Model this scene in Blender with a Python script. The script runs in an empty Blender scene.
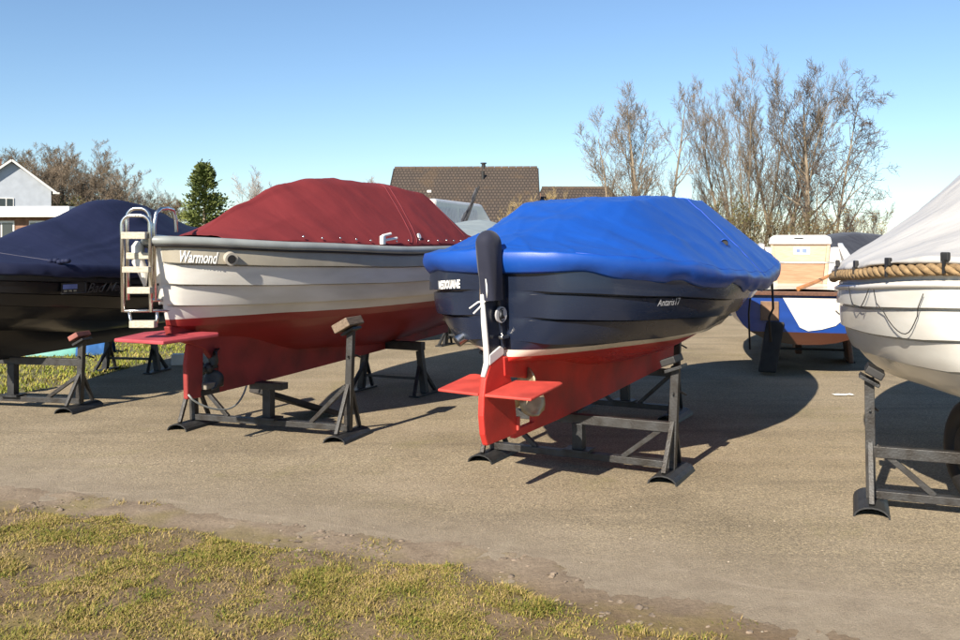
import bpy, bmesh, math, random
from math import sin, cos, tan, pi, radians, sqrt, exp
from mathutils import Vector, Matrix, noise

scene = bpy.context.scene
COL = scene.collection
H0, FPX, VH = 1.65, 920.0, 245.0      # eye height, focal length and horizon row in photo pixels

def at(u, v, Y):
    return Vector(((u - 480) / FPX * Y, Y, H0 - (v - VH) / FPX * Y))
def gp(u, v, z=0.0):
    Y = (H0 - z) * FPX / (v - VH)
    return Vector(((u - 480) / FPX * Y, Y, z))
def lerp(a, b, t): return a + (b - a) * t
def clamp(x, a=0.0, b=1.0): return max(a, min(b, x))
def sstep(a, b, x):
    t = clamp((x - a) / (b - a)); return t * t * (3 - 2 * t)
def keys(ks, smooth=True):
    def f(x):
        if x <= ks[0][0]: return ks[0][1]
        for (a, va), (b, vb) in zip(ks, ks[1:]):
            if x <= b:
                t = (x - a) / (b - a)
                if smooth: t = t * t * (3 - 2 * t) * .5 + t * .5
                return va + (vb - va) * t
        return ks[-1][1]
    return f
def nz(x, y, z=0.0): return noise.noise(Vector((x, y, z)))

# ------------------------------------------------------------------ materials
MATS = {}
def mat(name, col, rough=.6, metal=0.0, var=.12, scale=6.0, bump=0.0, bscale=60.0, col2=None, spec=.5, coat=0.0, detail=6.0, stretch=None, sheen=0.0):
    m = bpy.data.materials.new(name); m.use_nodes = True
    nt = m.node_tree; N, Lk = nt.nodes, nt.links
    b = N['Principled BSDF']
    b.inputs['Roughness'].default_value = rough
    b.inputs['Metallic'].default_value = metal
    b.inputs['Specular IOR Level'].default_value = spec
    b.inputs['Coat Weight'].default_value = coat
    if sheen: b.inputs['Sheen Weight'].default_value = sheen
    tc = N.new('ShaderNodeTexCoord')
    src = tc.outputs['Object']
    if stretch:
        mp = N.new('ShaderNodeMapping'); mp.inputs['Scale'].default_value = stretch
        Lk.new(src, mp.inputs['Vector']); src = mp.outputs['Vector']
    nn = N.new('ShaderNodeTexNoise'); nn.inputs['Scale'].default_value = scale; nn.inputs['Detail'].default_value = detail
    Lk.new(src, nn.inputs['Vector'])
    cr = N.new('ShaderNodeValToRGB')
    c2 = col2 if col2 else tuple(max(0, c * (1 - var * 2)) for c in col)
    c1 = col if col2 else tuple(min(1, c * (1 + var)) for c in col)
    cr.color_ramp.elements[0].position = .32; cr.color_ramp.elements[1].position = .68
    cr.color_ramp.elements[0].color = (*c2, 1); cr.color_ramp.elements[1].color = (*c1, 1)
    Lk.new(nn.outputs['Fac'], cr.inputs['Fac']); Lk.new(cr.outputs['Color'], b.inputs['Base Color'])
    mr = N.new('ShaderNodeMapRange'); mr.inputs['To Min'].default_value = max(0, rough - .1); mr.inputs['To Max'].default_value = min(1, rough + .12)
    Lk.new(nn.outputs['Fac'], mr.inputs['Value']); Lk.new(mr.outputs['Result'], b.inputs['Roughness'])
    if bump:
        n2 = N.new('ShaderNodeTexNoise'); n2.inputs['Scale'].default_value = bscale; n2.inputs['Detail'].default_value = 4
        Lk.new(src, n2.inputs['Vector'])
        bp = N.new('ShaderNodeBump'); bp.inputs['Strength'].default_value = bump; bp.inputs['Distance'].default_value = .01
        Lk.new(n2.outputs['Fac'], bp.inputs['Height']); Lk.new(bp.outputs['Normal'], b.inputs['Normal'])
    MATS[name] = m
    return m

def hull_mat(name, bands, rough=.25, coat=.3, slope=0.0):
    """bands: [(z_from, colour)...] bottom to top, painted hull colours by height in the boat's own space"""
    m = bpy.data.materials.new(name); m.use_nodes = True
    nt = m.node_tree; N, Lk = nt.nodes, nt.links
    b = N['Principled BSDF']; b.inputs['Coat Weight'].default_value = coat; b.inputs['Specular IOR Level'].default_value = .4
    tc = N.new('ShaderNodeTexCoord'); sp = N.new('ShaderNodeSeparateXYZ'); Lk.new(tc.outputs['Object'], sp.inputs[0])
    ma = N.new('ShaderNodeMath'); ma.operation = 'MULTIPLY_ADD'; ma.inputs[1].default_value = -slope
    Lk.new(sp.outputs['X'], ma.inputs[0]); Lk.new(sp.outputs['Z'], ma.inputs[2])
    nn = N.new('ShaderNodeTexNoise'); nn.inputs['Scale'].default_value = 3.0; nn.inputs['Detail'].default_value = 8
    mp = N.new('ShaderNodeMapping'); mp.inputs['Scale'].default_value = (.6, .6, 2.5)
    Lk.new(tc.outputs['Object'], mp.inputs['Vector']); Lk.new(mp.outputs['Vector'], nn.inputs['Vector'])
    mw = N.new('ShaderNodeMath'); mw.operation = 'MULTIPLY_ADD'; mw.inputs[1].default_value = .012
    Lk.new(nn.outputs['Fac'], mw.inputs[0]); Lk.new(ma.outputs[0], mw.inputs[2])
    mr = N.new('ShaderNodeMapRange'); mr.inputs['From Min'].default_value = 0; mr.inputs['From Max'].default_value = 2.0
    Lk.new(mw.outputs[0], mr.inputs['Value'])
    cr = N.new('ShaderNodeValToRGB'); cr.color_ramp.interpolation = 'CONSTANT'
    e = cr.color_ramp.elements
    e[0].position = 0; e[0].color = (*bands[0][1], 1)
    e[1].position = bands[1][0] / 2; e[1].color = (*bands[1][1], 1)
    for z, c in bands[2:]:
        k = e.new(z / 2); k.color = (*c, 1)
    Lk.new(mr.outputs['Result'], cr.inputs['Fac'])
    mx = N.new('ShaderNodeMix'); mx.data_type = 'RGBA'; mx.blend_type = 'MULTIPLY'; mx.inputs['Factor'].default_value = .5
    c3 = N.new('ShaderNodeValToRGB'); c3.color_ramp.elements[0].position = .3; c3.color_ramp.elements[0].color = (.6, .57, .52, 1); c3.color_ramp.elements[1].position = .62
    Lk.new(nn.outputs['Fac'], c3.inputs['Fac'])
    Lk.new(cr.outputs['Color'], mx.inputs[6]); Lk.new(c3.outputs['Color'], mx.inputs[7]); Lk.new(mx.outputs[2], b.inputs['Base Color'])
    r2 = N.new('ShaderNodeMapRange'); r2.inputs['To Min'].default_value = rough + .15; r2.inputs['To Max'].default_value = max(.05, rough - .08)
    Lk.new(nn.outputs['Fac'], r2.inputs['Value']); Lk.new(r2.outputs['Result'], b.inputs['Roughness'])
    MATS[name] = m
    return m

def cloth_mat(name, col, rough=.7, sheen=.2, dirt=(.5, .48, .44), dirt_amt=.3, spec=.35, weave=420, wr=.5):
    m = bpy.data.materials.new(name); m.use_nodes = True
    nt = m.node_tree; N, Lk = nt.nodes, nt.links
    b = N['Principled BSDF']; b.inputs['Roughness'].default_value = rough; b.inputs['Specular IOR Level'].default_value = spec
    b.inputs['Sheen Weight'].default_value = sheen
    tc = N.new('ShaderNodeTexCoord')
    n1 = N.new('ShaderNodeTexNoise'); n1.inputs['Scale'].default_value = 1.3; n1.inputs['Detail'].default_value = 5; n1.inputs['Roughness'].default_value = .5
    mp = N.new('ShaderNodeMapping'); mp.inputs['Scale'].default_value = (1.6, .7, 1.0)
    Lk.new(tc.outputs['Object'], mp.inputs['Vector']); Lk.new(mp.outputs['Vector'], n1.inputs['Vector'])
    cr = N.new('ShaderNodeValToRGB'); cr.color_ramp.elements[0].position = .3; cr.color_ramp.elements[1].position = .75
    cr.color_ramp.elements[0].color = (*[c * .88 for c in col], 1); cr.color_ramp.elements[1].color = (*[min(1, c * 1.12) for c in col], 1)
    Lk.new(n1.outputs['Fac'], cr.inputs['Fac'])
    n2 = N.new('ShaderNodeTexNoise'); n2.inputs['Scale'].default_value = 9; n2.inputs['Detail'].default_value = 10; n2.inputs['Roughness'].default_value = .75
    Lk.new(tc.outputs['Object'], n2.inputs['Vector'])
    c2 = N.new('ShaderNodeMapRange'); c2.inputs['From Min'].default_value = .55; c2.inputs['From Max'].default_value = .8; c2.inputs['To Max'].default_value = dirt_amt
    Lk.new(n2.outputs['Fac'], c2.inputs['Value'])
    mx = N.new('ShaderNodeMix'); mx.data_type = 'RGBA'; mx.inputs[7].default_value = (*dirt, 1)
    Lk.new(c2.outputs['Result'], mx.inputs['Factor']); Lk.new(cr.outputs['Color'], mx.inputs[6]); Lk.new(mx.outputs[2], b.inputs['Base Color'])
    n3 = N.new('ShaderNodeTexNoise'); n3.inputs['Scale'].default_value = 2.6; n3.inputs['Detail'].default_value = 2; n3.inputs['Distortion'].default_value = .3
    Lk.new(mp.outputs['Vector'], n3.inputs['Vector'])
    bp = N.new('ShaderNodeBump'); bp.inputs['Strength'].default_value = wr; bp.inputs['Distance'].default_value = .05
    Lk.new(n3.outputs['Fac'], bp.inputs['Height'])
    n4 = N.new('ShaderNodeTexNoise'); n4.inputs['Scale'].default_value = weave; n4.inputs['Detail'].default_value = 1
    Lk.new(tc.outputs['Object'], n4.inputs['Vector'])
    b2 = N.new('ShaderNodeBump'); b2.inputs['Strength'].default_value = .22; b2.inputs['Distance'].default_value = .002
    Lk.new(n4.outputs['Fac'], b2.inputs['Height']); Lk.new(bp.outputs['Normal'], b2.inputs['Normal']); Lk.new(b2.outputs['Normal'], b.inputs['Normal'])
    MATS[name] = m
    return m

# ------------------------------------------------------------------ mesh building
class MB:
    def __init__(self): self.v, self.f = [], []
    def add(self, vs, fs):
        o = len(self.v); self.v += [tuple(p) for p in vs]; self.f += [tuple(i + o for i in f) for f in fs]
    def box(self, c, size, R=None, bev=0.0):
        sx, sy, sz = [s / 2 for s in size]; R = R or Matrix.Identity(3); c = Vector(c)
        if bev <= 0:
            P = [Vector((x, y, z)) for x in (-sx, sx) for y in (-sy, sy) for z in (-sz, sz)]
            F = [(0, 1, 3, 2), (4, 6, 7, 5), (0, 4, 5, 1), (2, 3, 7, 6), (0, 2, 6, 4), (1, 5, 7, 3)]
            self.add([c + R @ p for p in P], F)
        else:
            bm = bmesh.new(); bmesh.ops.create_cube(bm, size=1)
            for v in bm.verts: v.co = Vector((v.co.x * sx * 2, v.co.y * sy * 2, v.co.z * sz * 2))
            bmesh.ops.bevel(bm, geom=bm.edges[:], offset=bev, segments=2, affect='EDGES', profile=.6)
            bm.verts.index_update()
            self.add([c + R @ v.co for v in bm.verts], [[v.index for v in f.verts] for f in bm.faces]); bm.free()
    def bar(self, a, b, w, h, bev=.004):
        a, b = Vector(a), Vector(b); d = b - a; L = d.length; x = d.normalized()
        up = Vector((0, 0, 1)) if abs(x.z) < .95 else Vector((1, 0, 0))
        y = up.cross(x).normalized(); z = x.cross(y)
        self.box((a + b) / 2, (L, w, h), Matrix((x, y, z)).transposed(), bev)
    def tube(self, path, r, n=8, closed=False, cap=True):
        P = [Vector(p) for p in path]; m = len(P)
        rs = r if isinstance(r, (list, tuple)) else [r] * m
        o = len(self.v); prev = None
        for i in range(m):
            if closed: t = P[(i + 1) % m] - P[i - 1]
            else: t = P[min(i + 1, m - 1)] - P[max(i - 1, 0)]
            t = t.normalized() if t.length > 1e-9 else Vector((0, 0, 1))
            if prev is None:
                a = Vector((0, 0, 1)) if abs(t.z) < .9 else Vector((1, 0, 0))
                nrm = (a - t * a.dot(t)).normalized()
            else:
                nrm = prev - t * prev.dot(t)
                nrm = nrm.normalized() if nrm.length > 1e-6 else Vector((1, 0, 0))
            prev = nrm; bn = t.cross(nrm)
            for k in range(n):
                an = 2 * pi * k / n
                self.v.append(tuple(P[i] + (nrm * cos(an) + bn * sin(an)) * rs[i]))
        last = m if closed else m - 1
        for i in range(last):
            j = (i + 1) % m
            for k in range(n):
                k2 = (k + 1) % n
                self.f.append((o + i * n + k, o + i * n + k2, o + j * n + k2, o + j * n + k))
        if cap and not closed:
            self.f.append(tuple(o + k for k in reversed(range(n)))); self.f.append(tuple(o + (m - 1) * n + k for k in range(n)))
    def grid(self, fn, nu, nv):
        o = len(self.v)
        for i in range(nu):
            for j in range(nv): self.v.append(tuple(fn(i / (nu - 1), j / (nv - 1))))
        for i in range(nu - 1):
            for j in range(nv - 1):
                self.f.append((o + i * nv + j, o + (i + 1) * nv + j, o + (i + 1) * nv + j + 1, o + i * nv + j + 1))
    def prism(self, poly, dvec, base=(0, 0, 0), bev=0):
        """extrude polygon points (3D) along dvec"""
        n = len(poly); d = Vector(dvec)
        P = [Vector(p) + Vector(base) for p in poly]
        self.add(P + [p + d for p in P], [tuple(reversed(range(n))), tuple(range(n, 2 * n))] + [(i, (i + 1) % n, n + (i + 1) % n, n + i) for i in range(n)])
    def sphere(self, c, r, nu=10, nv=8, sc=(1, 1, 1)):
        c = Vector(c)
        self.grid(lambda a, b: c + Vector((r * sc[0] * sin(pi * b) * cos(2 * pi * a), r * sc[1] * sin(pi * b) * sin(2 * pi * a), r * sc[2] * cos(pi * b))), nu, nv)
    def disc(self, c, axis, r, h, n=24):
        c = Vector(c); a = Vector(axis).normalized()
        self.tube([c - a * h / 2, c + a * h / 2], r, n)
    def build(self, name, m, parent=None, smooth=None, loc=None, bevel=None):
        me = bpy.data.meshes.new(name); me.from_pydata(self.v, [], self.f); me.update()
        o = bpy.data.objects.new(name, me); COL.objects.link(o)
        if m is not None: me.materials.append(m)
        if bevel:
            md = o.modifiers.new('bevel', 'BEVEL'); md.width = bevel; md.segments = 2; md.limit_method = 'ANGLE'
        if smooth is not None:
            for p in me.polygons: p.use_smooth = True
            if smooth < 179: me.set_sharp_from_angle(angle=radians(smooth))
        if parent is not None: o.parent = parent
        if loc is not None: o.location = loc
        return o
def fixnormals(o):
    bm = bmesh.new(); bm.from_mesh(o.data); bmesh.ops.remove_doubles(bm, verts=bm.verts[:], dist=1e-5)
    bmesh.ops.recalc_face_normals(bm, faces=bm.faces[:]); bm.to_mesh(o.data); bm.free(); return o

def thing(name, label, cat, loc=(0, 0, 0), rotz=0.0, group=None):
    o = bpy.data.objects.new(name, None); COL.objects.link(o); o.empty_display_size = .3
    o.location = loc; o.rotation_euler = (0, 0, rotz); o['label'] = label; o['category'] = cat
    if group: o['group'] = group
    return o
def tag(o, label=None, cat=None, group=None, kind=None):
    if label: o['label'] = label
    if cat: o['category'] = cat
    if group: o['group'] = group
    if kind: o['kind'] = kind
    return o
def dup(root, loc, rotz, label, scale=1.0):
    r = root.copy(); COL.objects.link(r); r.location = loc; r.rotation_euler = (0, 0, rotz); r.scale = (scale,) * 3 if not isinstance(scale, tuple) else scale
    r['label'] = label
    for ch in list(root.children):
        c = ch.copy(); COL.objects.link(c); c.parent = r
        for g in list(ch.children):
            d = g.copy(); COL.objects.link(d); d.parent = c
    return r

# ------------------------------------------------------------------ palette
M = {}
M['steel'] = mat('stand_steel', (.05, .052, .055), .5, .5, .25, 9, .3, 90, col2=(.022, .022, .024))
M['steel_worn'] = mat('stand_steel_worn', (.056, .057, .059), .5, .4, .2, 11, .3, 80, col2=(.030, .026, .023))  # worn steel: slightly paler grey with brownish patches
M['wood_pad'] = mat('pad_wood', (.22, .165, .12), .8, 0, .2, 12, .4, 60, col2=(.11, .08, .055), stretch=(1, 6, 6))
M['grey_wood'] = mat('weathered_wood', (.24, .215, .18), .85, 0, .2, 10, .4, 60, col2=(.13, .115, .095), stretch=(1, 5, 5))
M['dark_plank'] = mat('dark_plank', (.030, .027, .025), .8, 0, .3, 6, .3, 40)
M['chrome'] = mat('stainless', (.62, .61, .58), .22, 1.0, .08, 10)
M['tread'] = mat('teak_tread', (.46, .42, .34), .7, 0, .15, 20, .2, 90, stretch=(6, 1, 6))
M['white_gel'] = mat('white_gelcoat', (.66, .645, .61), .3, 0, .06, 3, coat=.3)
M['white_paint'] = mat('white_paint', (.70, .69, .66), .45, 0, .05, 8)
M['grey_rail'] = mat('grey_rail', (.25, .27, .265), .45, 0, .1, 5)
M['grey_deck'] = mat('grey_deck', (.27, .31, .31), .5, 0, .08, 5)
M['black_rubber'] = mat('black_rubber', (.016, .016, .017), .6, 0, .2, 12)
M['navy_cloth'] = cloth_mat('navy_cover', (.012, .014, .030), .8, .1, (.05, .05, .07), .3)
M['navy_cover'] = cloth_mat('navy_tarp', (.011, .0155, .046), .7, .0, (.03, .04, .075), .35, spec=.25, wr=.35)
M['blue_cover'] = cloth_mat('blue_tarp', (.006, .062, .33), .42, .0, (.025, .11, .40), .45, spec=.5, wr=.3)
M['red_cover'] = cloth_mat('red_canvas', (.15, .021, .024), .85, .0, (.15, .03, .03), .35, spec=.2, wr=.3)
M['white_cover'] = cloth_mat('white_tarp', (.45, .44, .425), .5, .0, (.36, .35, .34), .35, wr=.55)
M['black_cover'] = cloth_mat('black_tarp', (.018, .02, .03), .6, .2, (.05, .05, .06), .3)
M['red_anti'] = mat('red_antifouling', (.50, .028, .019), .6, 0, .22, 2.6, .2, 120)
M['red_fin'] = mat('red_fin_paint', (.46, .05, .037), .65, 0, .16, 5, .15, 90)
M['dark_red'] = mat('dark_red_antifouling', (.25, .026, .024), .7, 0, .22, 3, .2, 120)
M['pink_red'] = mat('faded_red_paint', (.36, .05, .062), .6, 0, .14, 6, .1, 90)
M['bronze'] = mat('bronze', (.42, .34, .22), .45, .7, .15, 20)
M['rope'] = mat('manila_rope', (.33, .225, .115), .9, 0, .2, 30, .6, 160, col2=(.18, .115, .055))
M['mahogany'] = mat('mahogany', (.40, .22, .13), .45, 0, .2, 6, col2=(.30, .15, .08), stretch=(3, 1, 10), coat=.3)
M['pale_wood'] = mat('varnished_board', (.55, .40, .28), .5, 0, .2, 6, col2=(.46, .31, .20), stretch=(2, 2, 14), coat=.2)
M['dark_wood'] = mat('rubbing_wood', (.11, .045, .024), .5, 0, .2, 8, stretch=(1, 6, 6))
M['glass'] = mat('dark_glass', (.03, .035, .04), .08, 0, .1, 2, spec=.8)
M['paper'] = mat('paper_notice', (.8, .8, .78), .7)
M['print'] = mat('notice_print', (.16, .22, .42), .7)
M['tile'] = mat('roof_tile', (.105, .072, .050), .85, 0, .2, 1.2, col2=(.060, .045, .036))
M['bark'] = mat('bark', (.29, .235, .17), .9, 0, .25, 3, .5, 20, col2=(.14, .11, .078))
M['twig'] = mat('twig', (.20, .155, .11), .9, 0, .2, 3, col2=(.125, .095, .066))
M['twig_dark'] = mat('twig_dark', (.11, .085, .066), .9, 0, .2, 3, col2=(.055, .04, .035))
M['twig_pale'] = mat('twig_pale', (.36, .32, .285), .9, 0, .2, 3, col2=(.25, .21, .18))
M['twig_brown'] = mat('twig_brown', (.165, .118, .070), .9, 0, .2, .5, col2=(.105, .082, .045))
M['twig_tawny'] = mat('twig_tawny', (.40, .30, .15), .9, 0, .2, 3, col2=(.26, .19, .085))
M['needle'] = mat('conifer_leaf', (.13, .145, .03), .7, 0, .3, 2.5, col2=(.05, .08, .018))
M['leaf_dry'] = mat('dry_leaf', (.24, .15, .05), .8, 0, .3, 2.5, col2=(.10, .09, .028))
M['leaf_olive'] = mat('olive_leaf', (.12, .105, .03), .8, 0, .3, 2, col2=(.06, .06, .018))
M['lettering'] = mat('white_lettering', (.82, .82, .80), .5, 0, .02, 3)
M['lettering_grey'] = mat('grey_lettering', (.36, .36, .38), .5, 0, .02, 3)
M['lettering_dim'] = mat('dim_lettering', (.045, .045, .05), .5, 0, .02, 3)
M['stone'] = mat('pebble', (.26, .22, .17), .9, 0, .3, 15)
M['clod'] = mat('soil_clod', (.20, .155, .115), .95, 0, .3, 15)

# ------------------------------------------------------------------ hull generator
class Hull:
    def __init__(s, L, B, sm, aft, fwd, S, K, a, b, rake=.15, zr=1.0, clink=(), step=.012, zw=1.0):
        s.zw = zw; s.L, s.B, s.sm, s.aft, s.fwd, s.S, s.K, s.a, s.b, s.rake, s.zr, s.clink, s.step = L, B, sm, aft, fwd, keys(S), keys(K), keys(a), keys(b), rake, zr, clink, step
    def beam(s, q):
        if q <= s.sm:
            u = clamp(q / s.sm); p, r = s.aft; return s.B * max(0, 1 - (1 - u) ** p) ** (1 / r)
        u = clamp((q - s.sm) / (1 - s.sm)); p, r = s.fwd; return s.B * max(0, 1 - u ** p) ** (1 / r)
    def pt(s, q, t):
        S, K = s.S(q), s.K(q); z = K + (S - K) * t ** s.b(q)
        y = s.beam(q) * (1 - (1 - t) ** s.a(q))
        x = s.L * q - s.rake * (z - s.zr) * max(0, 1 - q / .22) ** 1.5
        return Vector((x, y, z))
    def nrm(s, q, t):
        e = .004
        q0, q1 = max(0.002, q - e), min(.998, q + e); t0, t1 = max(0.001, t - e), min(1, t + e)
        n = (s.pt(q0, t) - s.pt(q1, t)).cross(s.pt(max(q, .003), t1) - s.pt(max(q, .003), t0))
        n = n if n.length > 1e-12 else Vector((0, 1, 0))
        n.normalize()
        if n.y < 0 and abs(n.x) < .999: n = -n if n.y < -.02 else n
        return n
    def stations(s, n=72):
        return [.5 - .5 * cos(pi * i / (n - 1)) for i in range(n)]
    def tz(s, q, z):
        S, K = s.S(q), s.K(q); return clamp((z - K) / max(1e-6, S - K)) ** (1 / s.b(q))
    def zlow(s, q):
        S, K = s.S(q), s.K(q); return max(s.zw, K + .04 * (S - K))
    def off(s, q, z):
        """how far the lapped plank stands proud at height z"""
        if not s.clink: return 0.0
        zl = s.zlow(q); f = (z - zl) / max(1e-6, s.S(q) - zl)
        for a, b in zip(s.clink, s.clink[1:]):
            if a <= f < b: return s.step * (1 - (f - a) / (b - a))
        return 0.0
    def rows(s, q):
        if not s.clink: return [(i / 22, 0.0) for i in range(23)]
        zl, S = s.zlow(q), s.S(q); t0 = s.tz(q, zl); nb = 14
        r = [(t0 * i / nb, 0.0) for i in range(nb)] + [(t0 * .985, 0.0), (t0 * .986, -s.step * .7), (t0, -s.step * .7)]
        for a, b in zip(s.clink, s.clink[1:]):
            for k, o in ((0, 1.), (.1, .9), (.45, .55), (.86, .14), (.865, -.75), (1, -.75)):
                if b >= 1 and k > .86: o = 0.0
                r.append((s.tz(q, lerp(zl, S, lerp(a, b, k))), s.step * o))
        return r
    def mesh(s, ns=90):
        mb = MB(); st = s.stations(ns)
        for sg in (1, -1):
            o = len(mb.v)
            for q in st:
                fade = sstep(0, .012, q) * sstep(0, .02, 1 - q); rw = s.rows(q); nr = len(rw)
                for t, off in rw:
                    p = s.pt(q, t)
                    if off: p = p + s.nrm(q, t) * off * fade
                    mb.v.append((p.x, p.y * sg, p.z))
            for i in range(len(st) - 1):
                for j in range(nr - 1):
                    f = (o + i * nr + j, o + (i + 1) * nr + j, o + (i + 1) * nr + j + 1, o + i * nr + j + 1)
                    mb.f.append(f if sg < 0 else tuple(reversed(f)))
        return mb
    def q_px(s, org, th, z, sg, u):
        """first station from the stern whose side at height z shows in photo column u"""
        last = None
        for i in range(1, 700):
            q = i / 1000; p, _ = s.side(q, z, sg)
            X = org[0] + p.x * sin(th) - p.y * cos(th); Y = org[1] + p.x * cos(th) + p.y * sin(th); uu = 480 + FPX * X / Y
            if last is not None and (last - u) * (uu - u) <= 0: return q
            last = uu
        return .3
    def plan(s, q, out=0.0, z=None):
        """sheer plan point offset outward"""
        e = .003
        a, b = max(0.0, q - e), min(1.0, q + e)
        p = s.pt(q, 1.0); d = Vector((s.pt(b, 1).x - s.pt(a, 1).x, s.beam(b) - s.beam(a)))
        d.normalize(); n = Vector((-d.y, d.x))
        x, y = p.x + n.x * out, max(0.0, p.y + n.y * out)
        if q <= 0: x, y = p.x - out, 0.0
        if q >= 1: x, y = p.x + out, 0.0
        return Vector((x, y, p.z))
    def loop(s, out=0.0, dz=0.0, q0=0.0, q1=1.0, n=60):
        st = [lerp(q0, q1, .5 - .5 * cos(pi * i / (n - 1))) for i in range(n)]
        port = [s.plan(q, out) + Vector((0, 0, dz)) for q in st]
        star = [Vector((p.x, -p.y, p.z)) for p in port]
        return port + list(reversed(star))[1:-1]
    def side(s, q, z, sg):
        """surface point at station q and height z"""
        t = s.tz(q, z); p = s.pt(q, t); n = s.nrm(max(q, .01), t); off = s.off(q, z) * sstep(0, .012, q)
        p = p + n * off
        return Vector((p.x, p.y * sg, p.z)), Vector((n.x, n.y * sg, n.z))
    def deck(s, dz, inset=.02, q0=.0, q1=1.0, camber=.05, nj=9, n=50):
        mb = MB(); st = [lerp(q0, q1, .5 - .5 * cos(pi * i / (n - 1))) for i in range(n)]
        def fn(a, b):
            i = round(a * (n - 1)); p = s.plan(st[i], -inset); c = b * 2 - 1
            return Vector((p.x, p.y * c, p.z + dz + camber * (1 - c * c) * min(1, p.y / .5) * (.12 + .88 * sstep(.45, .7, st[i]))))
        mb.grid(fn, n, nj)
        return mb

def wrap_text(h, body, q_start, z, size, sg, direction, shear=0.0, off=.006, bold=.0, drop=0.0, xs=1.0):
    """lettering that follows the hull: walks along the surface from q_start in direction +1 (to the bow) or -1"""
    cu = bpy.data.curves.new('lettering_curve', 'FONT'); cu.body = body; cu.size = size; cu.shear = shear; cu.offset = bold; cu.resolution_u = 3
    to = bpy.data.objects.new('lettering_tmp', cu); COL.objects.link(to)
    dg = bpy.context.evaluated_depsgraph_get(); dg.update()
    me = bpy.data.meshes.new_from_object(to.evaluated_get(dg)); bpy.data.objects.remove(to); bpy.data.curves.remove(cu)
    # arc-length table
    tab = []; q = q_start; p0, _ = h.side(q, z, sg); acc = 0.0; tab.append((0.0, q))
    for i in range(400):
        q2 = q_start + direction * .001 * (i + 1)
        if q2 < .003 or q2 > .99: break
        p, _ = h.side(q2, z, sg); acc += (p - p0).length; tab.append((acc, q2)); p0 = p
    def qat(x):
        for (a, qa), (b, qb) in zip(tab, tab[1:]):
            if x <= b: return lerp(qa, qb, (x - a) / (b - a + 1e-9))
        return tab[-1][1]
    mb = MB(); vs = []
    for v in me.vertices:
        qq = qat(max(0, v.co.x * xs)); p, n = h.side(qq, z + v.co.y + drop * v.co.x * xs, sg)
        vs.append(p + n * off)
    mb.add(vs, [tuple(p.vertices) for p in me.polygons])
    bpy.data.meshes.remove(me)
    return mb

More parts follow.
